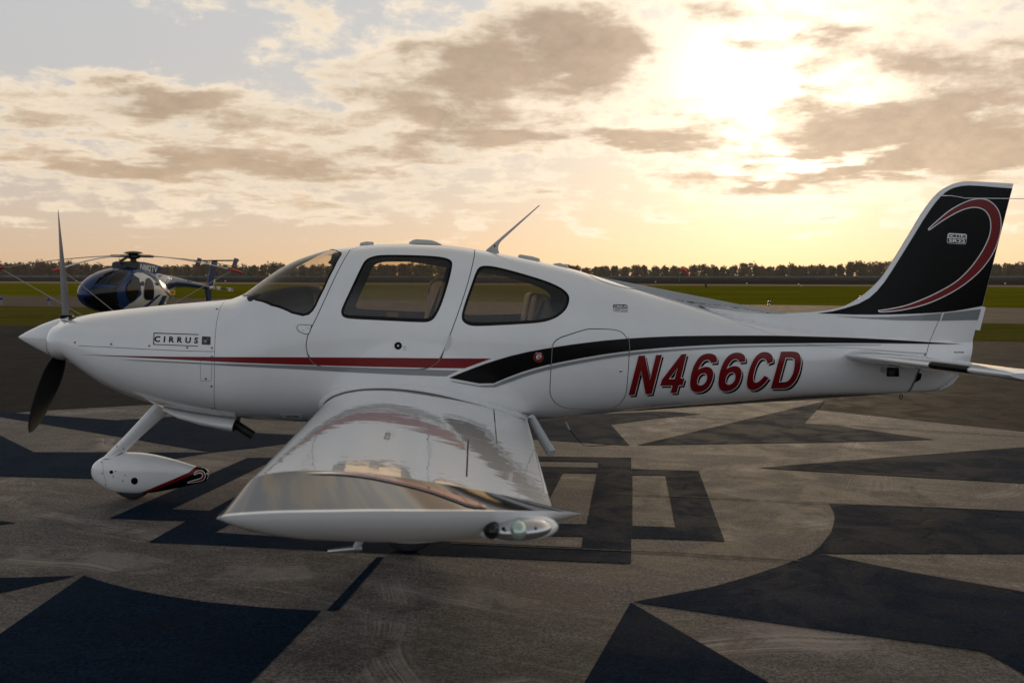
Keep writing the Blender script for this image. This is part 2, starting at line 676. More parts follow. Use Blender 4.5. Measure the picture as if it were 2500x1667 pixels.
def fus(u, v, off=0.0):
    """left half of the fuselage: u = x, v = section angle from keel (-90 deg) to roof (+90 deg)"""
    u, v = np.asarray(u, float), np.asarray(v, float)

    def raw(u, v):
        w, zt, zb = fw(u), fzt(u), fzb(u)
        zc = zb + (zt - zb) * fzc(u)
        n = np.where(v > 0, fnu(u), fnl(u))
        c, s_ = np.maximum(np.cos(v), 0), np.sin(v)
        y = -w * c ** (2 / n)
        z = zc + np.where(v > 0, zt - zc, zc - zb) * np.sign(s_) * np.abs(s_) ** (2 / n)
        # the cheeks beside the spinner reach further forward than the ridge
        fwd = .055 * np.clip((-2.45 - u) / .35, 0, 1) ** 1.5 * np.clip(np.cos((v + .12) * 1.6), 0, 1) ** .55
        return np.stack([u - fwd, y, z], -1)
    P = raw(u, v)
    e = 2e-3
    vc = np.clip(v, -1.53, 1.53)
    N = np.cross(raw(u, vc + e) - raw(u, vc - e), raw(u + e, vc) - raw(u - e, vc))
    N /= np.maximum(np.linalg.norm(N, axis=-1, keepdims=True), 1e-12)
    cen = P.copy()
    cen[..., 1] = 0.0
    cen[..., 2] = fzb(u) + (fzt(u) - fzb(u)) * fzc(u)
    N = np.where(np.sum(N * (P - cen), -1, keepdims=True) < 0, -N, N)
    return P + N * off, N


def W_fus(x, z):
    w, zt, zb = fw(x), fzt(x), fzb(x)
    zc = zb + (zt - zb) * fzc(x)
    up_ = z > zc
    s_ = np.where(up_, (z - zc) / np.maximum(zt - zc, 1e-6), (zc - z) / np.maximum(zc - zb, 1e-6))
    n = np.where(up_, fnu(x), fnl(x))
    return w * np.maximum(1 - np.clip(s_, 0, 1) ** n, 0) ** (1 / n)


def xz_to_v(x, z):
    w, zt, zb = fw(x), fzt(x), fzb(x)
    zc = zb + (zt - zb) * fzc(x)
    up_ = z > zc
    s_ = np.clip(np.where(up_, (z - zc) / np.maximum(zt - zc, 1e-6), (zc - z) / np.maximum(zc - zb, 1e-6)), 0, 1)
    n = np.where(up_, fnu(x), fnl(x))
    return np.where(up_, 1, -1) * np.arcsin(np.clip(s_ ** (n / 2), 0, 1))


_gu, _gv = np.meshgrid(np.linspace(-2.79, 4.7, 420), np.linspace(-1.57, 1.57, 260), indexing='ij')
_gP, _gN = fus(_gu, _gv)
_gpx = proj(_gP)
_gface = np.sum(_gN * (CAMP - _gP), -1) > -.02


def px_to_uv(pts):
    """photo pixels -> (x, section angle) on the near side of the fuselage"""
    out = []
    for p in np.asarray(pts, float):
        d = np.where(_gface, np.sum((_gpx - p) ** 2, -1), 1e12)
        i = np.unravel_index(np.argmin(d), d.shape)
        u, v = _gu[i], _gv[i]
        for _ in range(8):
            e = 1e-4
            q0 = proj(fus(u, v)[0])
            J = np.stack([(proj(fus(u + e, v)[0]) - q0) / e, (proj(fus(u, min(v + e, 1.5707))[0]) - q0) / e], 1)
            r = p - q0
            st = np.linalg.solve(J.T @ J + np.eye(2) * 30.0, J.T @ r)
            u, v = u + np.clip(st[0], -.05, .05), float(np.clip(v + np.clip(st[1], -.05, .05), -1.57, 1.57))
        out.append((u, v * VS))
    return np.array(out)


def to_fus(uv, off=0.0):
    return fus(uv[:, 0], uv[:, 1] / VS, off)


# ------------------------------------------------------------------ fin surface (half thickness over x, z)
_fin = P0([(1700, 741), (1760, 750), (1838.6, 761.5), (1915, 764.5), (1979, 762), (2042.6, 752.6), (2060.6, 747), (2109, 718), (2145.4, 684),
           (2174.5, 643), (2218, 572.7), (2254.5, 513.3), (2281, 479.4), (2300.5, 462.4), (2334.5, 446.7), (2358.7, 442.5), (2410, 444.5),
           (2473.8, 448.4)])
_f3 = at_y(_fin[:, 0], _fin[:, 1], 0.0)
fin_top = pchip(_f3[:, 0], _f3[:, 2])
_te = P0([(2473.8, 448.4), (2464, 485), (2397.5, 749.6), (2380.5, 805), (2359, 887), (2344, 913.5), (2325, 937), (2295.5, 951.7), (2255, 957)])
_te3 = at_y(_te[:, 0], _te[:, 1], 0.0)
te_x = pchip(_te3[:, 2], _te3[:, 0])


def W_fin(x, z):
    zt = fin_top(x)
    sl = (fin_top(x + .01) - fin_top(x - .01)) / .02
    d = np.maximum(zt - z, 0) / np.sqrt(1 + sl * sl)
    T = np.interp(z, [1.2, 1.6, 2.6], [.075, .060, .030])
    grow = np.interp(x, [2.2, 3.0], [.6, 1.0])
    L = .30
    h_ = np.sqrt(np.maximum(1 - (1 - np.minimum(d / L, 1)) ** 2, 0))
    e = np.clip((te_x(z) - x) / .62, 0, 1)
    return T * grow * h_ * (1 - (1 - e) ** 1.7) + np.where(d > 0, .0015, 0)


def W_side(x, z):
    a = W_fus(x, z)
    b = np.where(x > _f3[0, 0], W_fin(x, z), 0.0)
    k = .05
    sm = .5 * (a + b + np.sqrt((a - b) ** 2 + k * k)) - .5 * (np.sqrt((np.maximum(a, b)) ** 2 + k * k) - np.maximum(a, b))
    w = np.clip((x - 2.15) / .5, 0, 1)
    return np.where(b > 0, np.maximum(a, b) * (1 - w) + np.maximum(sm, np.maximum(a, b)) * w, a)


def px_side(p, Wf=W_side, y0=-.3, it=60):
    p = np.asarray(p, float)
    y = np.full(len(p), y0)
    for _ in range(it):
        Q = at_y(p[:, 0], p[:, 1], y)
        y = .45 * y + .55 * -Wf(Q[:, 0], Q[:, 2])
    Q = at_y(p[:, 0], p[:, 1], y)
    return Q


def side_normals(x, z, Wf):
    e = 2.5e-3
    gx_ = (Wf(x + e, z) - Wf(x - e, z)) / (2 * e)
    gz_ = (Wf(x, z + e) - Wf(x, z - e)) / (2 * e)
    N = np.stack([-gx_, -np.ones_like(gx_), -gz_], -1)
    return N / np.linalg.norm(N, axis=-1, keepdims=True)


def decal(name, loops, m, parent, off=.002, grid=14, Wf=W_side, y0=-.3, dens=8.0, label=None):
    """flat print on the near side, outlined in photo pixels and laid on the skin"""
    loops = [densify(L, dens) for L in loops]
    v2, f = cdt(loops, (grid, grid))
    Q = px_side(v2, Wf, y0)
    N = side_normals(Q[:, 0], Q[:, 2], Wf)
    P = Q + N * off
    cr = np.cross(P[f[:, 1]] - P[f[:, 0]], P[f[:, 2]] - P[f[:, 0]])
    ok = np.linalg.norm(cr, axis=1) > 1e-9
    f, cr = f[ok], cr[ok]
    bad = np.sum(cr * N[f[:, 0]], 1) < 0
    f[bad] = f[bad][:, ::-1]
    o = mobj(name, P, f, m, parent, normals=N)
    return tag(o, label)


def decal_text(name, s, p0, p1, p2, m, parent, off=.003, bold=0.0, Wf=W_side, y0=-.3, spacing=1.0):
    V, F = text_mesh(s, bold, spacing)
    p0, p1, p2 = P0(p0), P0(p1), P0(p2)
    px = p0 + V[:, :1] * (p1 - p0) + V[:, 1:] * (p2 - p0)
    Q = px_side(px, Wf, y0)
    N = side_normals(Q[:, 0], Q[:, 2], Wf)
    return mobj(name, Q + N * off, F, m, parent, normals=N)


def dot(name, px, py, r, m, parent, off=.003, Wf=W_side, y0=-.3, n=14):
    a = np.arange(n) * 2 * math.pi / n
    return decal(name, [np.stack([px + r * np.cos(a), py + r * np.sin(a)], 1)], m, parent, off, 50, Wf, y0, 50)


def stud(name, px, py, r, m, parent, off=.004, Wf=W_side, y0=-.3, n=10):
    """a small domed fastener head standing on the skin"""
    c = px_side([(px, py)], Wf, y0)
    N = side_normals(c[:, 0], c[:, 2], Wf)[0]
    c = c[0]
    R = r * np.linalg.norm(c - CAMP) / FPX
    Nv = Vector(N)
    a = Nv.orthogonal().normalized()
    b = Nv.cross(a)
    cv = Vector(c)
    rings = [[cv + Nv * h_ + (a * math.cos(t) + b * math.sin(t)) * rr for t in (2 * math.pi * k / n for k in range(n))]
             for h_, rr in ((-.002, R), (off * .6, R), (off, R * .7))]
    return MB().loft(rings).obj(name, m, parent)


# ------------------------------------------------------------------ the aeroplane
plane = empty('airplane', (0, 0, 0), label='white single-engine propeller airplane with red and black stripes, parked on the painted apron',
              cat='airplane')

# outlines in photo pixels
WSH = P0([(590.6, 723), (624, 734), (662, 746.5), (713, 765.5), (739, 771.7), (754, 768), (764, 759), (772, 746), (793, 703), (815, 657),
          (834, 622), (834, 616), (826, 613), (805, 610)])
DOORW = chaikin([(892, 633), (915, 624), (940, 622), (1000, 622.5), (1060, 625), (1088, 629), (1103, 636), (1105, 648), (1096, 688), (1078, 745),
                 (1062, 776), (1050, 785), (1033, 787.5), (950, 783), (850, 778.5), (836, 773), (832, 762), (836, 748), (858, 702), (880, 655)], 2, 60)
REARW = chaikin([(1163, 660), (1172, 650), (1190, 648), (1225, 654), (1290, 672), (1340, 688), (1372, 703), (1388, 718), (1391, 731),
                 (1385, 752), (1370, 768), (1350, 780), (1320, 788), (1260, 792), (1170, 796.5), (1146, 795), (1130, 786), (1126, 772), (1133, 745), (1150, 697)], 2, 60)
DOOR = chaikin([(858, 606), (845, 625), (820, 672), (790, 738), (768, 785), (752, 815), (747, 840), (749, 860), (758, 880), (775, 893), (800, 898),
                (900, 899.5), (1000, 902), (1030, 902), (1055, 895), (1075, 878), (1084, 855), (1100, 815), (1120, 760), (1140, 700), (1152, 655), (1160, 615), (1157, 609),
                (1083, 600), (993, 597), (930, 598)], 1, 50)
BAGD = chaikin([(1349, 840), (1362, 826), (1395, 815), (1430, 804), (1445, 802.5), (1500, 804), (1520, 811), (1534, 830), (1537, 855), (1532, 930),
                (1528, 965), (1515, 985), (1495, 998), (1470, 1000), (1385, 998), (1360, 988), (1345, 970), (1342, 955), (1345, 900), (1347, 860)], 2, 60)


def uvpoly(px, roof=None):
    return densify(px_to_uv(px), .03)


TOPV = math.pi / 2 * VS
uW = px_to_uv(WSH)
uW = np.concatenate([uW[:-1], [(float(at_y(805, 610, 0.0)[0]), TOPV), (float(at_y(590.6, 722, 0.0)[0]), TOPV)]])
uW[0] = px_to_uv([(594, 724)])[0]
uW = np.concatenate([uW[-1:], uW[:-1]])
uW = densify(uW, .03)
uDW, uRW, uD, uB = uvpoly(DOORW), uvpoly(REARW), uvpoly(DOOR), uvpoly(BAGD)
GAP = .003
U0, U1 = -2.80, 4.60
seam_px = P0([(549.7, 735), (536, 757), (529, 787), (525, 831), (523.5, 880), (523.5, 931), (525, 996)])
us = px_to_uv(seam_px)
us = np.concatenate([[(us[0, 0] + .015, TOPV)], us, [(us[-1, 0] + .10, -TOPV * .86), (us[-1, 0] + .14, -TOPV)]])
us = densify_open(us, .03)
hinge_px = P0([(2266, 851), (2259, 870), (2242, 911), (2232, 935), (2219, 957)])
uh = px_to_uv(hinge_px)
uh = np.concatenate([[(uh[0, 0] + .02, TOPV)], uh, [(uh[-1, 0] - .01, -TOPV)]])
uh = densify_open(uh, .03)


def skin(name, loops, m, parent, grid=(.045, .040), off=0.0, two=True, label=None):
    v2, f = cdt(loops, grid)
    V, N = to_fus(v2, off)
    f = f[:, ::-1]
    nf = np.cross(V[f[:, 1]] - V[f[:, 0]], V[f[:, 2]] - V[f[:, 0]])
    if np.sum(nf * N[f[:, 0]]) < 0:
        f = f[:, ::-1]
    F = [tuple(t) for t in f]
    if two:
        V, F, N = both(V, F, N)
    return tag(mobj(name, V, F, m, parent, normals=N), label)


gx = np.array([GAP * .5, 0])
body = np.concatenate([us + gx, uh[::-1] - gx])
fuselage = skin('fuselage', [body, offset(uD, GAP), offset(uW, .001), uRW, offset(uB, GAP)], WHITE, plane)
nose_edge = densify_open(P0([(U0, -TOPV), (U0, TOPV)]), .03)
cowl = skin('engine_cowling', [np.concatenate([nose_edge, us[::-1][::-1] - gx])], WHITE, plane, (.03, .035))
# dark backing in the panel gaps
skin('panel_gap', [np.concatenate([us - .012 * P0((1, 0)), us[::-1] + .012 * P0((1, 0))])], SEAM, cowl, None, -.004)


def panel(name, uo, holes, parent=plane, gap=GAP):
    """a door leaf on each side with its own dark seal behind the gap"""
    res = []
    for side in (0, 1):
        v2, f = cdt([offset(uo, -gap)] + holes, (.045, .04))
        V, N = to_fus(v2)
        nf = np.cross(V[f[:, 1]] - V[f[:, 0]], V[f[:, 2]] - V[f[:, 0]])
        if np.sum(nf * N[f[:, 0]]) < 0:
            f = f[:, ::-1]
        F = [tuple(t) for t in f]
        if side:
            V, F, N = mirror(V, F, N)
        d = mobj(name, V, F, WHITE, parent, normals=N)
        v2, f = cdt([offset(uo, .014), offset(uo, -.014)])
        V, N = to_fus(v2, -.005)
        nf = np.cross(V[f[:, 1]] - V[f[:, 0]], V[f[:, 2]] - V[f[:, 0]])
        if np.sum(nf * N[f[:, 0]]) < 0:
            f = f[:, ::-1]
        F = [tuple(t) for t in f]
        if side:
            V, F, N = mirror(V, F, N)
        mobj('door_seal', V, F, SEAM, d, normals=N)
        res.append(d)
    return res


def pane(name, uo, frame_w, parent, gmat, side, framename='window_frame'):
    inn = offset(uo, -frame_w)
    out = []
    for nm, loops, m, off, gr in ((framename, [uo, inn], BLACKP, .0005, None), (name, [inn], gmat, -.003, (.045, .04))):
        v2, f = cdt(loops, gr)
        V, N = to_fus(v2, off)
        nf = np.cross(V[f[:, 1]] - V[f[:, 0]], V[f[:, 2]] - V[f[:, 0]])
        if np.sum(nf * N[f[:, 0]]) < 0:
            f = f[:, ::-1]
        F = [tuple(t) for t in f]
        if side:
            V, F, N = mirror(V, F, N)
        out.append(mobj(nm, V, F, m, parent, normals=N))
    return out


doors = panel('cabin_door', uD, [uDW])
bag = panel('baggage_door', uB, [])
for side in (0, 1):
    pane('door_window', uDW, .018, doors[side], GLASS, side)
    fr, pn = pane('rear_window', uRW, .018, plane, GLASS, side)
    fr.parent = pn
# one-piece windshield: both halves in one mesh
inn = uW.copy()
inn[inn[:, 1] < TOPV - 1e-6] = offset(uW, -.014)[inn[:, 1] < TOPV - 1e-6]
inn[inn[:, 1] >= TOPV - 1e-6, 1] = TOPV
ends = np.where(uW[:, 1] >= TOPV - 1e-6)[0]
inn[ends, 0] = np.clip(inn[ends, 0], uW[ends, 0].min() + .014, uW[ends, 0].max() - .014)
wsh = skin('windshield', [inn], GLASSW, plane, (.045, .04), -.003)
v2, f = cdt([np.concatenate([uW[uW[:, 1] < TOPV - 1e-6], inn[inn[:, 1] < TOPV - 1e-6][::-1]])])
V, N = to_fus(v2, .0005)
nf = np.cross(V[f[:, 1]] - V[f[:, 0]], V[f[:, 2]] - V[f[:, 0]])
if np.sum(nf * N[f[:, 0]]) < 0:
    f = f[:, ::-1]
V, F, N = both(V, [tuple(t) for t in f], N)
mobj('windshield_seal', V, F, BLACKP, wsh, normals=N)

# cabin lining, set in from the skin, with its own openings
x0, x1 = float(us[0, 0]) + .05, 1.62
lin = densify(P0([(x0, -TOPV), (x1, -TOPV), (x1, TOPV), (x0, TOPV)]), .05)
hw = uW[uW[:, 1] < TOPV - 1e-6]
wl = np.concatenate([[(inn[ends, 0].min() + .02, TOPV)], inn[inn[:, 1] < TOPV - 1e-6], [(inn[ends, 0].max() - .02, TOPV)]])
lin_loops = [np.array([p for p in lin if not (p[1] > TOPV - 1e-6 and wl[0, 0] < p[0] < wl[-1, 0])]), offset(uDW, -.016), offset(uRW, -.016)]
# splice the windshield opening into the outer loop
L = lin_loops[0]
k = int(np.argmin(np.where(L[:, 1] > TOPV - 1e-6, np.abs(L[:, 0] - wl[-1, 0]) + 5 * (L[:, 0] < wl[-1, 0]), 99)))
wl_in = wl[::-1] if wl[0, 0] < wl[-1, 0] else wl
lin_loops[0] = np.concatenate([L[:k + 1], wl_in, L[k + 1:]])
lining = skin('cabin_lining', lin_loops, DARK, plane, (.06, .05), -.04)

# rounded slab: an outline in photo pixels met with a plane y = ym, given thickness y0..y1 with softened edges
def slab(px, ym, y0, y1, r, ring=3):
    P = at_y(P0(px)[:, 0], P0(px)[:, 1], ym)
    xz = P[:, [0, 2]]
    if area2(xz) < 0:
        xz = xz[::-1]
    rings = []
    for k in range(ring + 1):
        a = math.pi / 2 * k / ring
        o_ = offset(xz, -r * (1 - math.sin(a)))
        rings.append([(p[0], y0 + r * (1 - math.cos(a)), p[1]) for p in o_])
    for k in range(ring, -1, -1):
        a = math.pi / 2 * k / ring
        o_ = offset(xz, -r * (1 - math.sin(a)))
        rings.append([(p[0], y1 - r * (1 - math.cos(a)), p[1]) for p in o_])
    return MB().loft(rings)


# cabin fittings
gl = chaikin([(606, 726), (640, 714), (690, 702), (738, 698), (758, 699), (768, 712), (771, 735), (766, 775), (740, 800), (640, 800)], 2, 80)
slab(gl, -.35, -.47, .47, .05).obj('glareshield', DARK, plane, sharp=60)
for y in (-.29, .29):
    st = chaikin([(1046, 722), (1047, 700), (1056, 687), (1072, 683), (1086, 687), (1091, 700), (1086, 725), (1094, 745), (1086, 790), (1072, 850), (1000, 855), (1002, 838), (1030, 822), (1036, 780), (1043, 745)], 2, 80)
    seat = slab(st, -.29, y - .20, y + .20, .05).obj('seat', LEATHER, plane, sharp=60)
    hr = chaikin([(1052, 686), (1070, 680), (1082, 686), (1080, 690), (1066, 686), (1054, 696), (1048, 714), (1043, 714)], 1, 80)
    slab(hr, -.29, y - .17, y + .17, .006, 2).obj('headrest_trim', LEATHER2, seat, sharp=60)
for y in (-.27, .27):
    st = chaikin([(1303, 730), (1308, 719), (1322, 717), (1334, 722), (1336, 738), (1344, 760), (1345, 800), (1336, 850), (1250, 850), (1254, 830), (1288, 815), (1294, 775)], 2, 80)
    seat = slab(st, -.27, y - .21, y + .21, .05).obj('seat', LEATHER if y > 0 else LEATHER2, plane, sharp=60)
    belt = [tuple(at_y(a, b, -.27) + P0((0, y + .27 - .12, 0))) for a, b in ((1300, 790), (1306, 760), (1318, 738), (1340, 728))]
    MB().tube(belt, .018, 6).obj('seat_belt', LEATHER2, seat)
# sun visor and compass behind the windshield's upper corner, latch on the window sill
vz = slab(chaikin([(812, 622), (820, 617), (836, 616), (836, 636), (822, 655), (810, 645), (803, 643), (806, 638), (811, 634)], 1, 80), -.1, -.20, -.02, .01, 2)
vz.obj('compass', DARK, plane)
slab([(944, 763), (973, 763), (973, 776), (944, 776)], -.58, -.60, -.585, .003, 1).obj('armrest_latch', mat('brown_trim', (.14, .055, .025), .5), plane)

# --- fin and rudder
hx = P0([(2219, 957), (2232, 935), (2242, 911), (2259, 870), (2300, 762.5), (2373, 565), (2354, 483.5), (2282, 478.5)])
hinge3 = px_side(hx)[:, [0, 2]]
topc = densify_open(_f3[:, [0, 2]], .03)
topc = np.stack([topc[:, 0], fin_top(topc[:, 0])], 1)
low_px = P0([(2262, 862), (2200, 858), (2100, 850), (2000, 845), (1900, 820), (1800, 786), (1740, 762)])
low = px_side(low_px)[:, [0, 2]]
low[0] = (float(np.interp(low[0, 1], hinge3[:, 1], hinge3[:, 0])) - .003, low[0, 1])
i0 = int(np.argmin(np.abs(topc[:, 0] - hinge3[-1, 0])))


def sidepart(name, loop, m, parent, grid=.02, extra_top=True, eps=.0022, Wf=W_side):
    loop = np.asarray(loop)
    ex = []
    if extra_top:
        for dd in (.0015, .005, .011, .02, .035, .055, .08):
            t = topc.copy()
            sl = np.gradient(t[:, 1], t[:, 0])
            nrm = np.stack([sl, -np.ones_like(sl)], 1) / np.sqrt(1 + sl * sl)[:, None]
            ex.append(t + nrm * dd)
    v2, f = cdt([loop], (grid, grid), extra=np.concatenate(ex) if ex else None)
    y = -(Wf(v2[:, 0], v2[:, 1]) + eps)
    V = np.stack([v2[:, 0], y, v2[:, 1]], 1)
    N = side_normals(v2[:, 0], v2[:, 1], Wf)
    F = [tuple(t) for t in f]
    V, F, N = both(V, F, N)
    o = mobj(name, V, F, m, parent, normals=N)
    return o


hd = densify_open(hinge3, .03)
ga = P0((.003, 0))
fin_loop = np.concatenate([topc[:i0 - 1], (hd[::-1] - ga)[1:][:-8] if False else (hd[::-1] - ga)[1:]])
# keep only the hinge above the lowest fin point
hcut = hd[hd[:, 1] > low[0, 1]]
fin_loop = np.concatenate([topc[:i0], hcut[::-1] - ga, densify_open(low, .04)])
fin = sidepart('vertical_stabilizer', fin_loop, WHITE, plane)
te = densify_open(_te3[:, [0, 2]], .03)
rud_loop = np.concatenate([hd[:-1] + ga, [(hd[-1, 0] + .003, hd[-1, 1] + .004)], topc[i0 + 1:] - P0((0, .001)), te[1:]])
rudder = sidepart('rudder', rud_loop, WHITE, plane)
# closing strips along the hinge and the trailing edge
hg = MB()
hg.loft([[(p[0] - .012, -max(float(W_side(p[0], p[1])) - .004, .002), p[1]), (p[0] + .012, -max(float(W_side(p[0] + .01, p[1])) - .004, .002), p[1]),
          (p[0] + .012, max(float(W_side(p[0] + .01, p[1])) - .004, .002), p[1]), (p[0] - .012, max(float(W_side(p[0], p[1])) - .004, .002), p[1])] for p in hd])
hg.obj('hinge_gap', GREYP, rudder)
slab([(2396, 747.5), (2406, 750), (2392, 807), (2380, 805), (2385, 790)], 0, -.006, .006, .002, 1).obj('trim_tab', WHITE, rudder)

FINBLK = P0([(1995, 765.5), (2046, 758.5), (2112, 736.5), (2150, 702), (2182, 654), (2226, 583), (2264, 521), (2290, 486), (2313, 465), (2340, 455), (2372, 452.5), (2471, 460.5),
             (2464, 485), (2397.5, 747), (2340, 758), (2296, 763), (2200, 767.5), (2100, 768.5), (2020, 766)])
_sm = chaikin(FINBLK, 1, 40)
decal('fin_black_panel', [_sm], BLACKP, fin, .0045, 6, dens=5)
decal('fin_grey_band', [chaikin([(2036, 772), (2140, 775), (2230, 770.5), (2299, 764.5), (2294, 783), (2200, 782.5), (2110, 778)], 1, 40)], GREYP, fin, .0045, 8)
decal('rudder_grey_band', [[(2304, 764.5), (2394, 754.5), (2387, 781), (2297, 783)]], GREYP, rudder, .0045, 8)
# swoosh: outer edge then inner edge (crop of the fin enlarged 4.126 times from 2000, 420)
so_ = [(1095, 578), (1112, 560), (1200, 480), (1300, 395), (1400, 335), (1500, 290), (1580, 272), (1650, 272), (1710, 292), (1760, 330), (1800, 385), (1822, 450), (1828, 530), (1820, 610),
       (1795, 700), (1760, 790), (1715, 870), (1640, 970), (1560, 1050), (1460, 1130), (1370, 1190), (1260, 1250), (1130, 1310), (1000, 1352), (860, 1385), (740, 1402), (602, 1410)]
si_ = [(596, 1396), (700, 1382), (860, 1350), (1000, 1300), (1120, 1248), (1230, 1192), (1330, 1136), (1410, 1078), (1500, 990), (1580, 890), (1645, 790), (1690, 700), (1718, 620), (1727, 540), (1718, 470),
       (1695, 420), (1660, 382), (1610, 360), (1560, 355), (1500, 362), (1420, 388), (1320, 440), (1220, 502), (1130, 568), (1105, 586)]
sw = P0(so_ + si_) / 4.126 + P0((2000, 420))
sw = chaikin(sw, 2, 100)
decal('fin_swoosh_outline', [offset(sw, 1.3)], WHITE, fin, .0058, 7, dens=5)
decal('fin_swoosh', [offset(sw, -1.0)], REDP, fin, .0068, 7, dens=5)


def badge(px0, sc, origin, pts, parent, inv_):
    pass


def badge_at(c0, c1, c2, c3, parent, top_m, bot_m, rim_m, t_top, t_bot, off):
    """two-line badge: corners top-left, top-right, bottom-right, bottom-left"""
    c0, c1, c2, c3 = map(P0, (c0, c1, c2, c3))

    def at(u, v):
        return (c0 * (1 - u) + c1 * u) * (1 - v) + (c3 * (1 - u) + c2 * u) * v

    def rr(u0, v0, u1, v1, r, rt=True, rb=True):
        asp = np.linalg.norm(c1 - c0) / np.linalg.norm(c3 - c0)
        pts = []
        for (cx, cy, a0, ok) in ((u1, v0, -90, rt), (u1, v1, 0, rb), (u0, v1, 90, rb), (u0, v0, 180, rt)):
            if not ok:
                pts.append(at(cx, cy))
                continue
            ox = cx - r / asp if cx == u1 else cx + r / asp
            oy = cy - r if cy == v1 else cy + r
            for k in range(5):
                a = rad(a0 + 90 * k / 4)
                pts.append(at(ox + r / asp * math.cos(a), oy + r * math.sin(a)))
        return np.array(pts)
    b = decal('badge', [rr(0, 0, 1, 1, .2)], rim_m, parent, off, 12)
    decal('badge_field', [rr(.02, .03, .98, .47, .17, True, False)], top_m, b, off + .0008, 12)
    decal('badge_field', [rr(.02, .50, .98, .96, .17, False, True)], bot_m, b, off + .0008, 12)
    decal_text('lettering', 'CIRRUS', at(.06, .41), at(.95, .41), at(.06, .11), t_top, b, off + .0016, .035)
    decal_text('lettering', 'SR22', at(.08, .88), at(.94, .88), at(.08, .55), t_bot, b, off + .0016, .035)
    return b


badge_at((2313, 569), (2360, 571.5), (2357.5, 597), (2310.5, 594), fin, WHITE, BLACKP, WHITE, BLACKP, WHITE, .0058)
badge_at((1496.5, 743), (1531, 744), (1533, 762), (1498, 760), fuselage, BLACKP, WHITE, BLACKP, WHITE, GREYP, .0020)
decal('fin_joint_line', [[(2283, 476.8), (2303, 477.2), (2322, 477.8), (2350, 482.2), (2350, 483.4), (2322, 479.2), (2303, 479.2), (2283, 478.8)]], WHITE, rudder, .0062, 12)
decal('fin_joint_line', [[(2356, 566), (2394, 514), (2395, 514.5), (2374, 567)]], mat('faint_line', (.05, .05, .05), .4), fin, .0045, 30) if False else None
_p = at_y(2352, 484, -.035)
_q = at_y(2560, 486, -.55)
MB().tube([_p, _q], .0035, 6).obj('whip_aerial', WHITE, fin)
decal_text('lettering', 'NO PUSH', (2329, 862), (2353, 862), (2329, 858), BLACKP, rudder, .003, .03)

# --- stripes on the fuselage
RED = P0([(192, 865.2), (300, 868.3), (420, 870.6), (523, 871.3), (700, 871.8), (900, 872.8), (1080, 874.5), (1200, 875), (1134, 899), (1080, 898.5), (900, 895), (700, 889.5), (560, 884), (480, 880), (350, 873.5)])
decal('red_stripe', [RED], REDP, fuselage, .0020, 14)
GRY = P0([(293, 877.2), (400, 881), (523, 886.5), (640, 890), (760, 893), (900, 897.5), (1000, 901.5), (1118, 904), (1120, 904.3), (1090, 918.5), (1000, 915.5), (860, 909), (700, 900), (560, 893), (430, 886), (340, 881)])
decal('grey_stripe', [GRY], GREYP, fuselage, .0016, 14)
BLK = P0([(1097, 922), (1140, 904), (1200, 882), (1270, 862), (1349, 847.5), (1450, 833.5), (1535, 826), (1620, 821.5), (1700, 820), (1800, 819.7), (1900, 820.3), (2000, 823), (2100, 826.2), (2200, 831), (2300, 837.5), (2349, 840),
          (2300, 840.3), (2200, 838.8), (2100, 838), (2000, 837.8), (1900, 838.3), (1800, 839.5), (1700, 843.5), (1620, 848.5), (1535, 856), (1450, 868), (1349, 887), (1290, 902), (1240, 920), (1194, 940)])
decal('black_stripe', [chaikin(BLK, 1, 40)], BLACKP, fuselage, .0060, 9)
G2 = P0([(1099, 929), (1192, 944.5), (1240, 924.5), (1290, 907), (1349, 891.5), (1450, 872.5), (1535, 860.5), (1620, 853), (1700, 848), (1800, 843.8), (1900, 842.5), (2000, 841.8), (2150, 842.2),
         (2150, 843.2), (2000, 844), (1900, 846), (1800, 848.5), (1700, 853.5), (1620, 858.5), (1535, 867), (1450, 880), (1349, 899.5), (1290, 915.5), (1240, 934), (1198, 948.5), (1104, 932)])
decal('grey_pinstripe', [chaikin(G2, 1, 40)], GREYP, fuselage, .0048, 9)

def edge_line(name, pts, w, m, parent, off=.0070):
    p = densify_open(P0(pts), 6)
    d = np.gradient(p, axis=0)
    n = np.stack([-d[:, 1], d[:, 0]], 1) / np.linalg.norm(d, axis=1, keepdims=True) * w / 2
    return decal(name, [np.concatenate([p + n, (p - n)[::-1]])], m, parent, off, 40)


EDGE = mat('paint_edge', (.26, .25, .25), .45)
dl = chaikin([(747, 840), (749, 860), (758, 880), (775, 893), (800, 898), (900, 899.5), (1000, 902), (1030, 902), (1055, 895), (1075, 878), (1084, 855)], 2, 90, closed=False)
edge_line('door_edge', dl, 1.1, EDGE, doors[0])
for l in ([(1349, 840), (1347.5, 850), (1347, 860), (1345, 902)], [(1534, 822), (1536.5, 845), (1536.5, 870)]):
    edge_line('door_edge', l, 1.3, EDGE, bag[0])

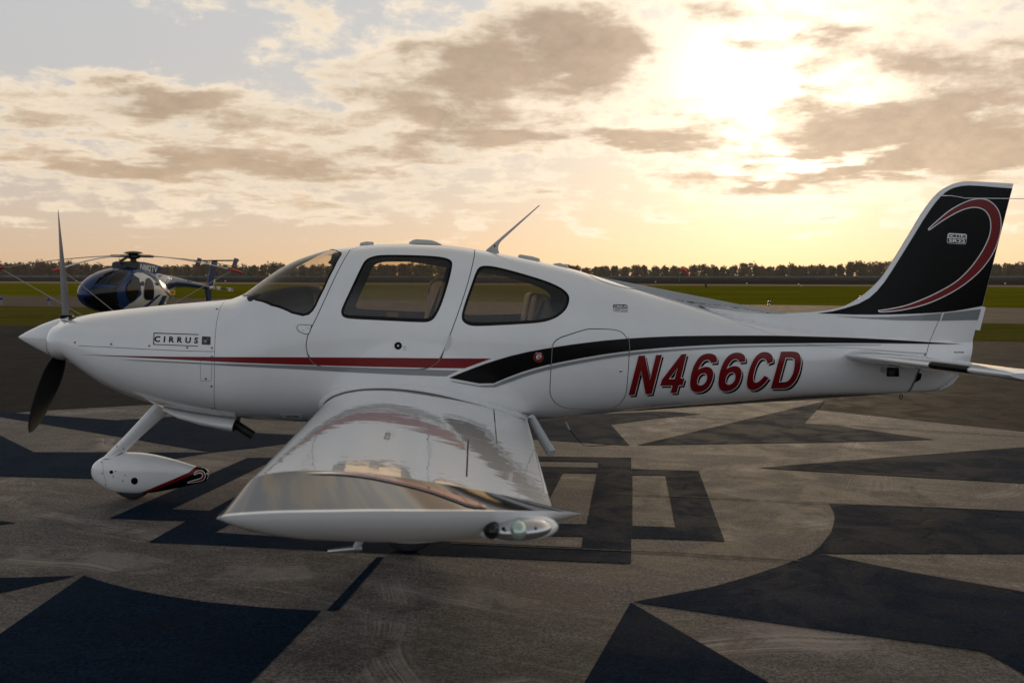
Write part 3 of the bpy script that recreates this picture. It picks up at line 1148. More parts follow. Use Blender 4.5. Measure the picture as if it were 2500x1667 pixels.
# --- registration, glyph by glyph (crop enlarged 4.704 times from 1500, 800)
GLY = [
    (0, [[(160, 768), (275, 320), (347, 318), (405, 598), (475, 312), (543, 310), (427, 755), (358, 758), (303, 490), (230, 766)]]),
    (0, [[(522, 663), (543, 592), (768, 303), (826, 300), (757, 580), (803, 578), (780, 655), (735, 657), (712, 742), (642, 744), (665, 660)],
         [(622, 587), (690, 586), (724, 455)]]),
    (1, [[(1172, 398), (1176, 345), (1150, 308), (1090, 291), (1020, 302), (960, 347), (910, 430), (880, 520), (866, 610), (868, 682), (895, 725), (945, 738), (1010, 728), (1075, 688), (1118, 610), (1135, 530),
          (1125, 480), (1090, 450), (1040, 445), (990, 460), (958, 482), (985, 425), (1025, 376), (1070, 364), (1098, 378), (1104, 403)],
         [(945, 620), (957, 562), (995, 522), (1035, 517), (1060, 538), (1062, 580), (1045, 625), (1010, 655), (975, 660), (950, 645)]]),
    (1, None),
    (1, [[(1815, 392), (1820, 345), (1795, 300), (1740, 276), (1680, 281), (1620, 325), (1565, 420), (1530, 530), (1517, 620), (1522, 680), (1555, 710), (1605, 713), (1660, 690), (1720, 640), (1770, 572),
          (1720, 548), (1680, 595), (1640, 625), (1605, 625), (1588, 595), (1592, 540), (1620, 440), (1660, 370), (1700, 350), (1735, 362), (1752, 388), (1752, 413)]]),
    (1, [[(1793, 695), (1910, 275), (2060, 272), (2115, 290), (2138, 340), (2140, 410), (2120, 510), (2085, 590), (2035, 655), (1980, 688), (1930, 694)],
         [(1885, 622), (1962, 345), (2040, 344), (2066, 362), (2068, 420), (2050, 520), (2012, 590), (1975, 617), (1930, 622)]]),
]
GLY[3] = (1, [[(x + 325, y - 9) for x, y in L] for L in GLY[2][1]])
for rnd, loops in GLY:
    L = [P0(l) for l in loops]
    if rnd:
        L = [chaikin(l, 2, 52) for l in L]
    grow = [offset(L[0], 8.5)] + [offset(l, -8.5) for l in L[1:]]
    tr = lambda ls, d=(0, 0): [(np.asarray(l) + P0(d)) / 4.704 + P0((1500, 800)) for l in ls]
    letter = decal('registration_letter', tr(L), REDP, fuselage, .0058, 7, dens=5)
    decal('letter_outline', tr(grow), WHITE, letter, .0038, 7, dens=5)
    decal('letter_shadow', tr(L, (23, 27)), BLACKP, letter, .0022, 7, dens=5)

# --- lettering and small fittings on the side
decal_text('maker_lettering', 'CIRRUS', (376.5, 834.5), (483, 838.5), (378, 820), BLACKP, cowl, .002, .035, spacing=1.75)
decal('lettering_frame', [[(374, 841.5), (375.5, 812.2), (485.5, 816), (485.5, 817.6), (377.2, 814.2), (376.2, 840), (483.5, 844), (483.5, 845.6)]], BLACKP, cowl, .002, 30)
em = decal('emblem_plate', [rrect([(493.5, 821), (514.5, 822), (514, 842), (492.5, 841)])], mat('dark_grey_plate', (.045, .043, .043), .45), cowl, .002, 30)
decal('emblem_bar', [[(497, 824.5), (498.5, 824), (511.5, 836), (510.5, 837.5)]], BLACKP, em, .003, 30)
decal('emblem_bird', [chaikin([(497, 833), (501, 827), (505, 830), (508, 826), (506, 834), (501, 838)], 1, 120)], GREYP, em, .0026, 30)
dot('door_lock', 972, 844, 9.3, BLACKP, doors[0], .002, n=24)
stud('lock_cylinder', 972, 844, 2.6, METAL, doors[0], .006)
for i, s in enumerate(('PUSH', 'TO', 'OPEN')):
    decal_text('lettering', s, (984 + (2 if s == 'TO' else 0), 847.5 + 3.4 * i), (992.5 - (2 if s == 'TO' else 0), 847.6 + 3.4 * i), (984 + (2 if s == 'TO' else 0), 845.2 + 3.4 * i), mat('grey_print', (.15, .15, .15), .5), doors[0], .002)
decal_text('placard_lettering', 'LATCH DOOR BEFORE ENGINE START', (910, 787.4), (984, 790.2), (910, 785.2), mat('grey_print', (.15, .15, .15), .5), doors[0], .002) if False else None
hp = [(727, 796), (731, 793), (760, 794.5), (755, 814), (745, 815), (732, 809), (725.5, 803)]
hc = decal('hinge_cover', [chaikin(hp, 1, 70)], WHITE, fuselage, .005, 12)
decal('hinge_cover_gap', [offset(chaikin(hp, 1, 70), 1.5)], SEAM, hc, .003, 12)
for x, y in ((740.3, 806.5), (750.5, 801.3), (757.3, 804)):
    stud('screw', x, y, 1.2, STEEL, hc, .007)
# finger recess at the door's rear edge
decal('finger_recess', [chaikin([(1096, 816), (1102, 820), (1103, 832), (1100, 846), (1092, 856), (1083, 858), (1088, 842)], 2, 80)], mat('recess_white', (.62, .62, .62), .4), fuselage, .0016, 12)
stud('baggage_lock', 1515.5, 905, 3.4, METAL, bag[0], .005)
stud('static_port', 1588.5, 855, 3.0, METAL, fuselage, .009)
ring = dot('no_fuel_ring', 1314, 872, 13.0, REDP, fuselage, .0075, n=24)
stud('filler_cap', 1315, 872, 7.2, METAL, fuselage, .015)
for ang, s in ((0, 'NO FUEL'),):
    decal_text('lettering', 'NO FUEL', (1307, 864.0), (1322, 864.0), (1307, 860.8), WHITE, ring, .009)
for x, y in ((183, 836), (271.5, 840), (364.5, 844), (457, 848.3), (517.6, 849.3), (517.3, 870.5), (502.5, 924.6), (516.3, 942.6), (518.4, 996.4), (541, 1016)):
    stud('fastener', x, y, 2.5, STEEL, cowl, .004)
stud('fastener', 529.5, 754.5, 3.0, BLACKP, cowl, .003)
decal('cowl_split_line', [densify_open(P0([(161, 842), (250, 846), (360, 852), (450, 856), (523, 857.5)]), 8).tolist() + densify_open(P0([(161, 842), (250, 846), (360, 852), (450, 856), (523, 857.5)])[::-1] + P0((0, 1.1)), 8).tolist()], SEAM, cowl, .0012, 30)
oil = rrect([(489, 880), (517, 880), (516, 930), (490, 930)], 7)
decal('oil_door_line', [offset(oil, .45), offset(oil, -.45)], mat('pale_line', (.30, .30, .30), .5), cowl, .0012, 30)
nsp = decal('step_placard', [chaikin([(683, 1008.5), (738, 1009.5), (737, 1022.5), (716, 1022), (697, 1020.5), (687, 1015.5)], 1, 60)], mat('bright_white_label', (.85, .85, .85), .4), fuselage, .003, 14)
decal_text('lettering', 'NO STEP', (699, 1017.5), (731, 1018), (699, 1013.6), BLACKP, nsp, .004, .03)
# parachute cover high on the rear fuselage
pc = px_to_uv(chaikin([(1437, 668), (1446, 676), (1475, 690), (1515, 701), (1552, 707), (1575, 707.5)], 2, 100, closed=False))
pcl = np.concatenate([pc, [(pc[-1, 0] + .01, TOPV), (pc[0, 0] - .01, TOPV)]])
skin('parachute_cover', [densify(pcl, .03)], WHITE, plane, (.04, .03), .002)
skin('parachute_cover_gap', [densify(np.concatenate([pc + P0((0, .002)), (pc - P0((0, .003)))[::-1]]), .03)], mat('pale_line', (.30, .30, .30), .5), plane, None, .0024)
# step line of the windshield fairing and grab handle
hb = [tuple(at_y(x, y, -.20)) for x, y in ((1276, 648), (1277, 641), (1281, 637.5), (1302, 642), (1307, 646), (1306, 652))]
MB().tube(hb, .006, 8).obj('grab_handle', STEEL, fuselage)
decal('roof_seam', [[(1206, 618), (1225, 624), (1262, 640), (1285, 648), (1285, 648.8), (1262, 641), (1224, 625)]], mat('pale_line', (.30, .30, .30), .5), fuselage, .001, 30, y0=-.2) if False else None


# --- roof aerials
def blade(px, y0, y1, m, name, r=.01, ym=0.0):
    return slab(px, ym, y0, y1, r, 2).obj(name, m, fuselage, sharp=50)


AER = mat('pale_grey_aerial', (.52, .52, .50), .45, grain=.06)
blade([(878, 600), (881, 593), (895, 590), (911, 591), (914, 594), (914, 600)], -.05, .05, AER, 'roof_antenna', .012)
blade([(998, 599), (999, 592), (1008, 586), (1018, 584.6), (1052, 586.5), (1066, 591), (1080, 598), (1080, 602)], -.045, .045, AER, 'roof_antenna', .015)
blade([(1265, 630), (1266.5, 622.5), (1270, 621.5), (1300, 626.5), (1316, 631.5), (1317, 637), (1315, 644), (1265, 634)], -.045, .045, AER, 'roof_antenna', .012)
blade([(1350, 646), (1353, 643.5), (1366, 642), (1384, 649), (1386, 653), (1384, 660), (1352, 652)], -.05, .05, AER, 'roof_antenna', .014)
wa = blade(chaikin([(1186, 611), (1316, 500.8), (1318, 502), (1232, 581), (1222, 590), (1216.5, 600), (1216, 610), (1219, 618), (1217, 622), (1190, 616)], 1, 60), -.011, .011, AER, 'whip_antenna', .004)
decal('antenna_label', [[(1206, 597.5), (1209.5, 597.5), (1209.5, 603.5), (1206, 603.5)]], mat('navy_print', (.01, .012, .05), .5), wa, .001, 30, Wf=lambda x, z: np.full(np.shape(x), .0112), y0=0)

# --- spinner and propeller
sp = MB()
_pro = [(45, 0), (47, 2.2), (52, 5), (60, 9.5), (71, 15), (86, 22), (103, 30), (120, 36.5), (140, 43.5), (160, 49.5), (176, 54)]
ax0 = AXIS
rings = []
for px, r in _pro:
    X = float(at_y(px, 826, 0.0)[0])
    R_ = max(r, .05) * abs(np.linalg.norm(at_y(px, 826, 0.0) - CAMP)) / FPX * .985
    zz = AXIS[2] - (X - AXIS[0]) * .045
    rings.append([(X, R_ * math.cos(a), zz + R_ * math.sin(a)) for a in (2 * math.pi * k / 40 for k in range(40))])
sp.loft(rings)
spinner = sp.obj('spinner', WHITE, plane, 40)
HUBX = float(at_y(165, 780, 0.0)[0])
HUBZ = AXIS[2] - (HUBX - AXIS[0]) * .045
XB = float(at_y(176, 826, 0)[0])
bp = MB()
bp.loft([[(x, r * math.cos(a), HUBZ - .003 + r * math.sin(a)) for a in (2 * math.pi * k / 40 for k in range(40))] for x, r in ((XB + .001, .178), (XB + .035, .178))])
bp.obj('spinner_backplate', SEAM, spinner)
RTIP = float(at_y(164, 512, 0.0)[2]) - HUBZ


def prop_blade():
    rs = [.10, .14, .19, .26, .36, .48, .62, .75, .86, .93, .975, 1.0]
    ch = [.070, .072, .085, .115, .145, .158, .152, .134, .106, .078, .046, .006]
    tw = [44, 44, 44, 42, 38, 34, 30.5, 28, 26, 25, 24, 24]
    th = [.075, .065, .045, .032, .024, .019, .015, .012, .009, .007, .005, .003]
    rings = []
    for r, c, t, h_ in zip(rs, ch, tw, th):
        ring = []
        for k in range(20):
            a = 2 * math.pi * k / 20
            u, w_ = math.cos(a) * c / 2, math.sin(a) * h_ / 2 * (1.25 if math.sin(a) > 0 else .75)
            b = rad(t)
            # chord mostly in the disc plane (y), leading edge tipped forward (-x)
            ring.append((-u * math.sin(b) - w_ * math.cos(b), u * math.cos(b) - w_ * math.sin(b), r * RTIP))
        rings.append(ring)
    return MB().loft(rings)


pb = prop_blade()
for k, ang in enumerate((7.0, 127.0, 247.0)):
    M = Matrix.Translation((HUBX, 0, HUBZ)) @ Matrix.Rotation(rad(ang), 4, 'X')
    V = [tuple(M @ Vector(v)) for v in pb.V]
    ix = [1 if (len(f) == 4 and (f[0] % 20) < 10) else 0 for f in pb.F]
    o = mobj('propeller_blade', V, pb.F, BLADEB, plane, sharp=50, mats=[BLADEB, BLADEG], idx=ix)
    cf = MB()
    cf.tube([M @ Vector((0, 0, .10)), M @ Vector((0, 0, .195))], [.052, .046], 16)
    cf.obj('blade_cuff', BLADEB, o)

# --- nose gear
sL = P0([(376, 985), (345, 1020), (300, 1068), (262, 1106), (248, 1120), (246, 1135)])
sR = P0([(420, 1000), (385, 1030), (345, 1066), (315, 1095), (300, 1110), (296, 1130)])
rings = []
for (a, b) in zip(sL, sR):
    A, B = at_y(a[0], a[1], 0.0), at_y(b[0], b[1], 0.0)
    c, dvec = (A + B) / 2, (B - A) / 2
    ring = []
    for k in range(20):
        t = 2 * math.pi * k / 20
        u = math.cos(t)
        ring.append(tuple(c + dvec * u + P0((0, 1, 0)) * math.sin(t) * .042 * (1 - .35 * u)))
    rings.append(ring)
strut = MB().loft(rings).obj('nose_gear_leg', WHITE, plane, 60)

PT = P0([(222.5, 1150), (225, 1139), (230, 1131), (244, 1119.5), (262, 1111), (284, 1106), (304, 1104), (336, 1104.5), (370, 1109), (424, 1121.5), (478, 1138), (499, 1144), (508, 1150), (509, 1156)])
PB = P0([(222.5, 1152), (225, 1160), (233, 1171), (246, 1181), (261, 1190), (284, 1199), (315, 1203), (343, 1203.5), (370, 1201.5), (438, 1189.5), (478, 1179.5), (501, 1174), (508, 1166), (509, 1158)])
PW = pchip([0, .02, .06, .14, .3, .45, .6, .8, 1], [.01, .045, .075, .105, .125, .122, .10, .06, .035])


def make_pant(name, parent, ym, move=None, wmul=1.0):
    t3, b3 = at_y(PT[:, 0], PT[:, 1], ym), at_y(PB[:, 0], PB[:, 1], ym)
    x0_, x1_ = t3[0, 0], t3[-1, 0]
    ft, fb_ = pchip(t3[:, 0], t3[:, 2]), pchip(b3[:, 0], b3[:, 2])
    xs = x0_ + (x1_ - x0_) * (.5 - .5 * np.cos(np.linspace(0.02, math.pi - .02, 46)))
    rings = []
    for x in xs:
        u = (x - x0_) / (x1_ - x0_)
        zt, zb = float(ft(x)), float(fb_(x))
        zc, hz, w_ = (zt + zb) / 2, (zt - zb) / 2, float(PW(u)) * wmul
        ring = []
        for k in range(36):
            a = 2 * math.pi * k / 36
            c, s_ = math.cos(a), math.sin(a)
            ring.append((x, ym + w_ * math.copysign(abs(c) ** (2 / 2.5), c), zc + hz * math.copysign(abs(s_) ** (2 / 2.3), s_)))
        rings.append(ring)
    m = MB().loft(rings)

    def Wp(x, z):
        u = (x - x0_) / (x1_ - x0_)
        zt, zb = ft(x), fb_(x)
        s_ = np.clip(np.abs((z - (zt + zb) / 2) / np.maximum((zt - zb) / 2, 1e-4)), 0, 1)
        return PW(u) * wmul * np.maximum(1 - s_ ** 2.3, 0) ** (1 / 2.5) - ym
    return m.obj(name, WHITE, parent, 60), Wp


def wheel(name, parent, c, r, w_):
    m = MB()
    prof = [(-w_ / 2 * .55, r * .50), (-w_ / 2 * .9, r * .62), (-w_ / 2, r * .80), (-w_ / 2 * .85, r * .93), (-w_ / 2 * .5, r * .99), (0, r), (w_ / 2 * .5, r * .99), (w_ / 2 * .85, r * .93), (w_ / 2, r * .80), (w_ / 2 * .9, r * .62), (w_ / 2 * .55, r * .50)]
    n = 40
    m.loft([[(c[0] + pr * math.cos(a), c[1] + py, c[2] + pr * math.sin(a)) for a in (2 * math.pi * k / n for k in range(n))] for py, pr in prof])
    return m.obj(name, RUBBER, parent, 40)


pant, Wp = make_pant('wheel_fairing', plane, 0.0)
pant['label'] = 'nose wheel fairing with a black and red tail end'
s6 = 7.35
o6 = P0((220, 1080))
blk = P0([(905, 905), (1180, 800), (1500, 672), (1780, 555), (1850, 490), (1905, 430), (1960, 444), (2050, 468), (2105, 505), (2120, 560), (2080, 690), (1900, 732), (1600, 802), (1100, 893)]) / s6 + o6
cen = blk.mean(0)
decal('fairing_black_end', [cen + (blk - cen) * .992], BLACKP, pant, .0040, 3.5, Wf=Wp, y0=-.06, dens=3)
rdl = P0([(905, 893), (1180, 780), (1500, 650), (1770, 535), (1840, 480), (1905, 437), (1955, 448), (1880, 540), (1800, 590), (1500, 712), (1180, 838), (960, 895)]) / s6 + o6
decal('fairing_red_line', [rdl], REDP, pant, .0060, 3.5, Wf=Wp, y0=-.06, dens=3)
hk = P0([(1750, 722), (1741, 712), (1760, 695), (1900, 655), (1990, 630), (2020, 600), (2010, 560), (1980, 545), (1930, 550), (1885, 580), (1865, 572), (1862, 555), (1900, 515), (1950, 498), (2000, 500), (2050, 530), (2075, 580), (2065, 630), (2030, 670), (1950, 692), (1850, 706)]) / s6 + o6
hk = chaikin(hk, 2, 110)
decal('fairing_hook_outline', [offset(hk, .3)], WHITE, pant, .0075, 3.5, Wf=Wp, y0=-.06, dens=3)
decal('fairing_hook', [offset(hk, -1.3)], REDP, pant, .0090, 3.5, Wf=Wp, y0=-.06, dens=3)
for x, y, r in ((381, 528, 33), (796, 688, 62)):
    dot('axle_hole', x / s6 + o6[0], y / s6 + o6[1], r / s6, BLACKP, pant, .002, Wf=Wp, y0=-.1, n=20)
for x, y in ((459, 512), (418, 609), (627, 588), (585, 688), (205, 348), (219, 554), (276, 754)):
    stud('screw', x / s6 + o6[0], y / s6 + o6[1], 1.5, STEEL, pant, .003, Wf=Wp, y0=-.1)
decal('fairing_joint', [(P0([(222, 340), (226, 450), (245, 580), (285, 725), (291, 725), (251, 580), (232, 450), (227, 340)]) / s6 + o6)], mat('pale_line', (.30, .30, .30), .5), pant, .001, 30, Wf=Wp, y0=-.1)
for l in ([(215, 303), (280, 294), (350, 294), (350, 298), (280, 303)], [(440, 252), (520, 212), (612, 176), (612, 180), (530, 222)]):
    decal('leg_joint', [P0(l) / s6 + o6], SEAM, pant, .003, 30, Wf=Wp, y0=-.1)
for x, y in ((481, 68), (596, 110)):
    stud('screw', x / s6 + o6[0], y / s6 + o6[1], 1.7, STEEL, strut, .003, Wf=lambda x, z: np.full(np.shape(x), .040), y0=-.04)
nw = at_z(327, 1216, 0.0)
wheel('nose_wheel', plane, (float(nw[0]), 0.0, .172), .172, .13)

# exhaust fairing and stack under the cowl
rings = []
for (xt, yt, xb, yb, w_) in ((400, 998, 402, 1004, .05), (440, 1006, 445, 1021, .13), (490, 1014, 498, 1036, .16), (540, 1020, 548, 1047, .16), (580, 1024, 573, 1053, .155)):
    A, B = at_y(xt, yt - 6, -.22), at_y(xb, yb, -.22)
    c, dv_ = (A + B) / 2, (B - A) / 2
    rings.append([tuple(c + dv_ * math.sin(t) + P0((0, 1, 0)) * math.cos(t) * w_) for t in (2 * math.pi * k / 20 for k in range(20))])
ex = MB().loft(rings).obj('exhaust_fairing', WHITE, cowl, 50)
MB().loft([[tuple(P0(p) * 1.0 + P0((.002, 0, 0))) for p in rings[-1]], [tuple(P0(p) * 1.0 + P0((.004, 0, 0))) for p in rings[-1]]]).obj('exhaust_opening', SOOT, ex)
A, B = at_y(560, 1026, -.25), at_y(618, 1063, -.25)
MB().tube([A, A * .5 + B * .5, B], .034, 18).obj('exhaust_stack', SOOT, ex)
MB().tube([B - (B - A) * .02, B + (B - A) * .004], .028, 14).obj('stack_bore', BLADEB, ex)
for x, y in ((610, 1030), (646, 1034), (682, 1037)):
    P_ = at_y(x, y, -.2)
    P_[2] = float(fzb(P_[0])) - .004
    P_[1] = 0.0
    MB().box(P_, (.02, .01, .02)).obj('belly_drain', SOOT, fuselage)

# entry step and belly aerial
A, B = at_y(1296, 1020, -.52), at_y(1345, 1104, -.80)
stp = MB().tube([A, B], .036, 20).obj('entry_step', mat('light_grey_paint', (.50, .51, .52), .4), plane)
dirn = Vector(B - A).normalized()
MB().tube([Vector(B) + dirn * .001, Vector(B) + dirn * .010], .033, 20).obj('step_end_cap', mat('pale_cap', (.62, .62, .62), .5), stp)
ant = MB().tube([at_y(1380, 1030, -.1), at_y(1391, 1049, -.12)], [.012, .007], 10).obj('belly_antenna', AER, plane)
wr = [at_y(x, y, -.12) for x, y in ((1391, 1049), (1405, 1066), (1417, 1080), (1425, 1086), (1440, 1088), (1470, 1087), (1500, 1084))]
MB().tube(wr, .0035, 6).obj('antenna_rod', BLADEB, ant)
# tail details: vent, cover disc, rudder horn slot, tie-down ring
vt = decal('tail_vent', [[(2165, 897), (2194, 898), (2194.5, 919), (2164.5, 918.5)]], BLACKP, fuselage, .002, 30)
for i in range(4):
    decal('vent_slat', [[(2169, 903 + 3.4 * i), (2184, 903.3 + 3.4 * i), (2184, 904.6 + 3.4 * i), (2169, 904.3 + 3.4 * i)]], mat('grey_print', (.15, .15, .15), .5), vt, .004, 30)
dot('cover_disc', 2156, 902.5, 7.6, mat('light_grey_paint', (.50, .51, .52), .4), fuselage, .002)
decal('rudder_horn_slot', [[(2242, 909), (2250, 912), (2247, 926), (2240, 930), (2233, 934.5), (2238, 922)]], BLACKP, rudder, .003, 30)
for x, y in ((2202, 897.5), (2259, 918), (2272, 913), (2285, 908.5)):
    stud('screw', x, y, 1.2, STEEL, rudder, .003)
c = at_y(2200, 968, 0.0)
MB().tube([c + P0((math.cos(t) * .013, 0, math.sin(t) * .018)) for t in np.linspace(0, 2 * math.pi, 17)], .004, 8).obj('tie_down_ring', BLADEB, fuselage)

# --- wings
YR, YJ = -.80, -5.30
rLE, rTE = at_y(793, 992, YR), at_y(1287, 1023, YR)
jLE, jTE = at_y(607, 1180, YJ), at_y(1346, 1235, YJ)


def foil(c, t, m=.022, p=.4):
    c = np.asarray(c, float)
    yt = 5 * t * (.2969 * np.sqrt(np.maximum(c, 0)) - .126 * c - .3516 * c ** 2 + .2843 * c ** 3 - .1036 * c ** 4)
    yc = np.where(c < p, m / p ** 2 * (2 * p * c - c * c), m / (1 - p) ** 2 * (1 - 2 * p + 2 * p * c - c * c))
    return yc + yt, yc - yt


def wing_pt(c, y, upper, grow=0.0):
    s_ = (y - YR) / (YJ - YR)
    LE, TE = rLE + (jLE - rLE) * s_, rTE + (jTE - rTE) * s_
    t = .165 + (.104 - .165) * s_
    a, b = foil(c, t, .022 - .009 * s_)
    ch = np.linalg.norm((TE - LE)[[0, 2]])
    P = LE + (TE - LE) * np.asarray(c)[..., None]
    P[..., 2] += (a if upper else b) * ch
    P[..., 1] = y
    return P


def wing_patch(y0, y1, c0, c1, ny=14, nc=44, fillet=None):
    cc = c0 + (c1 - c0) * (.5 - .5 * np.cos(np.linspace(0, math.pi, nc))) if c0 < .01 else np.linspace(c0, c1, max(8, int(nc * (c1 - c0) * 1.4)))
    rings = []
    for y in np.linspace(y0, y1, ny):
        U, L_ = wing_pt(cc, y, True), wing_pt(cc, y, False)
        if c0 < .01:
            ring = list(U[::-1]) + list(L_[1:])
        else:
            ring = list(U[::-1]) + list(L_)
        rings.append([tuple(p) for p in ring])
    return MB().loft(rings)


def two_sides(name, mb, m, parent=plane, sharp=40):
    out = [mb.obj(name, m, parent, sharp)]
    mm = MB().add([(x, -y, z) for x, y, z in mb.V], [tuple(reversed(f)) for f in mb.F])
    out.append(mm.obj(name, m, parent, sharp))
    return out


def c_at(px, py, y):
    """chord fraction at which an upper-surface photo point lies for a wing station y"""
    cc = np.linspace(0, 1, 400)
    q_ = proj(wing_pt(cc, y, True))
    return cc[int(np.argmin(np.abs(q_[:, 0] - px)))]


def y_at(px, py, yr=(-.8, -5.3)):
    best = None
    for y in np.linspace(yr[0], yr[1], 300):
        cc = np.linspace(0.02, 1, 160)
        q_ = proj(wing_pt(cc, y, True))
        d = np.min(np.hypot(q_[:, 0] - px, q_[:, 1] - py))
        if best is None or d < best[0]:
            best = (d, y)
    return best[1]


YF = y_at(1175, 1073)            # flap / aileron boundary
YT = y_at(1150, 1166)            # aileron / tip seam
cF = float(c_at(1207, 1035, y_at(1207, 1035)))
cA = float(c_at(1140, 1115, y_at(1140, 1115)))
g_ = .005
wm = wing_patch(YR, YF, 0, cF, 20, 56)
wo_ = wing_patch(YF, YT + g_, 0, cA, 16, 56)
wm.add(wo_.V, wo_.F)
wings = two_sides('wing', wm, WHITE)
wings[0]['label'] = 'near wing reaching towards the viewer, mirroring the fuselage'
ca = .74
wg = MB()
two_sides('flap', wing_patch(YR - .02, YF + .010, cF + .005, 1, 12, 60), WHITE)
two_sides('aileron', wing_patch(YF - g_, YT + .004 + g_, cA + .006, 1, 16, 60), WHITE)
# root fairing swelling into the fuselage
rings = []
cc = (.5 - .5 * np.cos(np.linspace(0, math.pi, 110)))
for s_ in np.linspace(0, 1, 46):
    y = -.50 + (YR + .004 + .50) * s_
    e = .085 * max(0, 1 - (abs(y) - .56) / (abs(YR) - .56)) ** 2.2 if abs(y) > .56 else .085
    U, L_ = wing_pt(cc, YR, True), wing_pt(cc, YR, False)
    P = np.concatenate([U[::-1], L_[1:]])
    cen = wing_pt(np.array([.45]), YR, True)[0] - P0((0, 0, .09))
    dv_ = (P - cen)
    nn = dv_ * P0((.35, 0, 1.0))
    nn = nn / np.maximum(np.linalg.norm(nn, axis=1, keepdims=True), 1e-6)
    Q = P + nn * (e + .002 + .011 * max(0, 1 - abs(y - YR) / .12))
    Q[:, 1] = y
    rings.append([tuple(p) for p in Q])
    lastQ = Q
two_sides('wing_root_fairing', MB().loft(rings), WHITE)
gapm = MB().loft([[(p[0], y_, p[2]) for p in (lastQ - P0((0, 0, .0015)))] for y_ in (YR + .0045, YR - .006)])
two_sides('root_gap', gapm, mat('gap_shade_grey', (.10, .097, .088), .6))  # solid dark grey strip, the root gap's shadow put in as colour

# drooped tip
EP = P0([(527, 1266), (545, 1260), (600, 1255), (700, 1250.5), (850, 1248), (1000, 1247), (1150, 1247), (1260, 1248), (1350, 1249), (1400, 1250.5), (1441, 1256)])
EY = np.array([-5.46, -5.52, -5.57, -5.62, -5.65, -5.645, -5.60, -5.54, -5.48, -5.45, -5.42])
E3 = at_y(EP[:, 0], EP[:, 1], EY)
ec = np.concatenate([[0], np.cumsum(np.hypot(np.diff(E3[:, 0]), 0 * np.diff(E3[:, 1])))])
ec /= ec[-1]
fE = [pchip(ec, E3[:, k]) for k in range(3)]
cc = (.5 - .5 * np.cos(np.linspace(0, math.pi, 56)))
YC = YT - .24
Uj, Lj = wing_pt(cc, YC, True), wing_pt(cc, YC, False)
E = np.stack([f_(cc) for f_ in fE], 1)
rings = []
for y in (YT, YT - .12, YC + .004):
    U, Lw = wing_pt(cc, y, True), wing_pt(cc, y, False)
    Lw[:, 2] = U[:, 2] - (U[:, 2] - Lw[:, 2]) * 1.05
    rings.append([tuple(p) for p in U[::-1]] + [tuple(p) for p in Lw[1:]])
for s_ in np.concatenate([[0, .012], np.linspace(.04, .8, 12), [.87, .92, .955, .98, .993, 1.0]]):
    U = Uj + (E - Uj) * s_
    Lw = Lj + (E - Lj) * s_
    # underside stays full, then rolls up to the edge
    Lw[:, 2] = U[:, 2] - ((Uj[:, 2] - Lj[:, 2]) * (1.05 + .55 * math.sin(math.pi * min(1, s_ * .75))) + .034 * min(1, s_ * 2) * np.interp(cc, [.3, .7, .93, 1], [0, 1, .75, 0])) * (1 - s_ ** 2.6) ** .55
    ring = [tuple(p) for p in U[::-1]] + [tuple(p) for p in Lw[1:]]
    rings.append(ring)
TIPBLACK = mat('gloss_black_tip', (.004, .004, .0045), .06, spec=.36, grain=.01)
nU = len(cc) - 1
_tm = MB().loft(rings)
n_ring = len(rings[0])
_ix = []
for i, f in enumerate(_tm.F):
    r_, j = divmod(i, n_ring)
    _ix.append(1 if (len(f) == 4 and 3 <= r_ < len(rings) - 4 and j < nU) else 0)
tips = []
for sy in (1, -1):
    V_ = [(x, y * sy, z) for x, y, z in _tm.V]
    F_ = _tm.F if sy == 1 else [tuple(reversed(f)) for f in _tm.F]
    tips.append(mobj('wing_tip', V_, F_, WHITE, plane, sharp=50, mats=[WHITE, TIPBLACK], idx=_ix))
# the swoosh on the black tip: grid inversion on the upper tip surface
_sg, _cg = np.meshgrid(np.linspace(0, 1, 160), np.linspace(0.01, .99, 260), indexing='ij')


def tip_up(s_, c):
    U_ = wing_pt(c, YC, True)
    E_ = np.stack([f_(c) for f_ in fE], -1)
    return U_ + (E_ - U_) * np.asarray(s_)[..., None]


_tp = proj(tip_up(_sg, _cg))


def tip_patch(name, px, m, parent, off):
    v2, f = cdt([densify(px, 5)], (6, 6))
    out = []
    for p in v2:
        i = np.unravel_index(np.argmin(np.sum((_tp - p) ** 2, -1)), _sg.shape)
        a, b = _sg[i], _cg[i]
        for _ in range(5):
            e = 1e-4
            q0 = proj(tip_up(a, b))
            J = np.stack([(proj(tip_up(a + e, b)) - q0) / e, (proj(tip_up(a, b + e)) - q0) / e], 1)
            st = np.linalg.lstsq(J, p - q0, rcond=1e-3)[0]
            a, b = float(np.clip(a + np.clip(st[0], -.02, .02), 0, 1)), float(np.clip(b + np.clip(st[1], -.02, .02), .001, .999))
        out.append(tip_up(a, b) + P0((0, 0, off)))
    f = np.asarray(f)
    P = np.array(out)
    cr = np.cross(P[f[:, 1]] - P[f[:, 0]], P[f[:, 2]] - P[f[:, 0]])
    f[cr[:, 2] < 0] = f[cr[:, 2] < 0][:, ::-1]
    return mobj(name, P, f, m, parent)


_sw = P0([(746, 1156), (830, 1152.5), (900, 1157.5), (959, 1169.5), (1041, 1188), (1135, 1216.5), (1192, 1240), (1150, 1240), (1105, 1222), (1041, 1199), (973, 1182.5), (900, 1167), (830, 1159)])
_sw = chaikin(_sw, 1, 60)
tip_patch('swoosh_outline', _sw, WHITE, tips[0], .0025)
tip_patch('tip_swoosh', offset(_sw, -2.0), mat('gloss_red_tip', (.34, .035, .012), .06, spec=.45, grain=.01), tips[0], .0050)
tips[0]['label'] = 'near wing tip with a clear light housing'

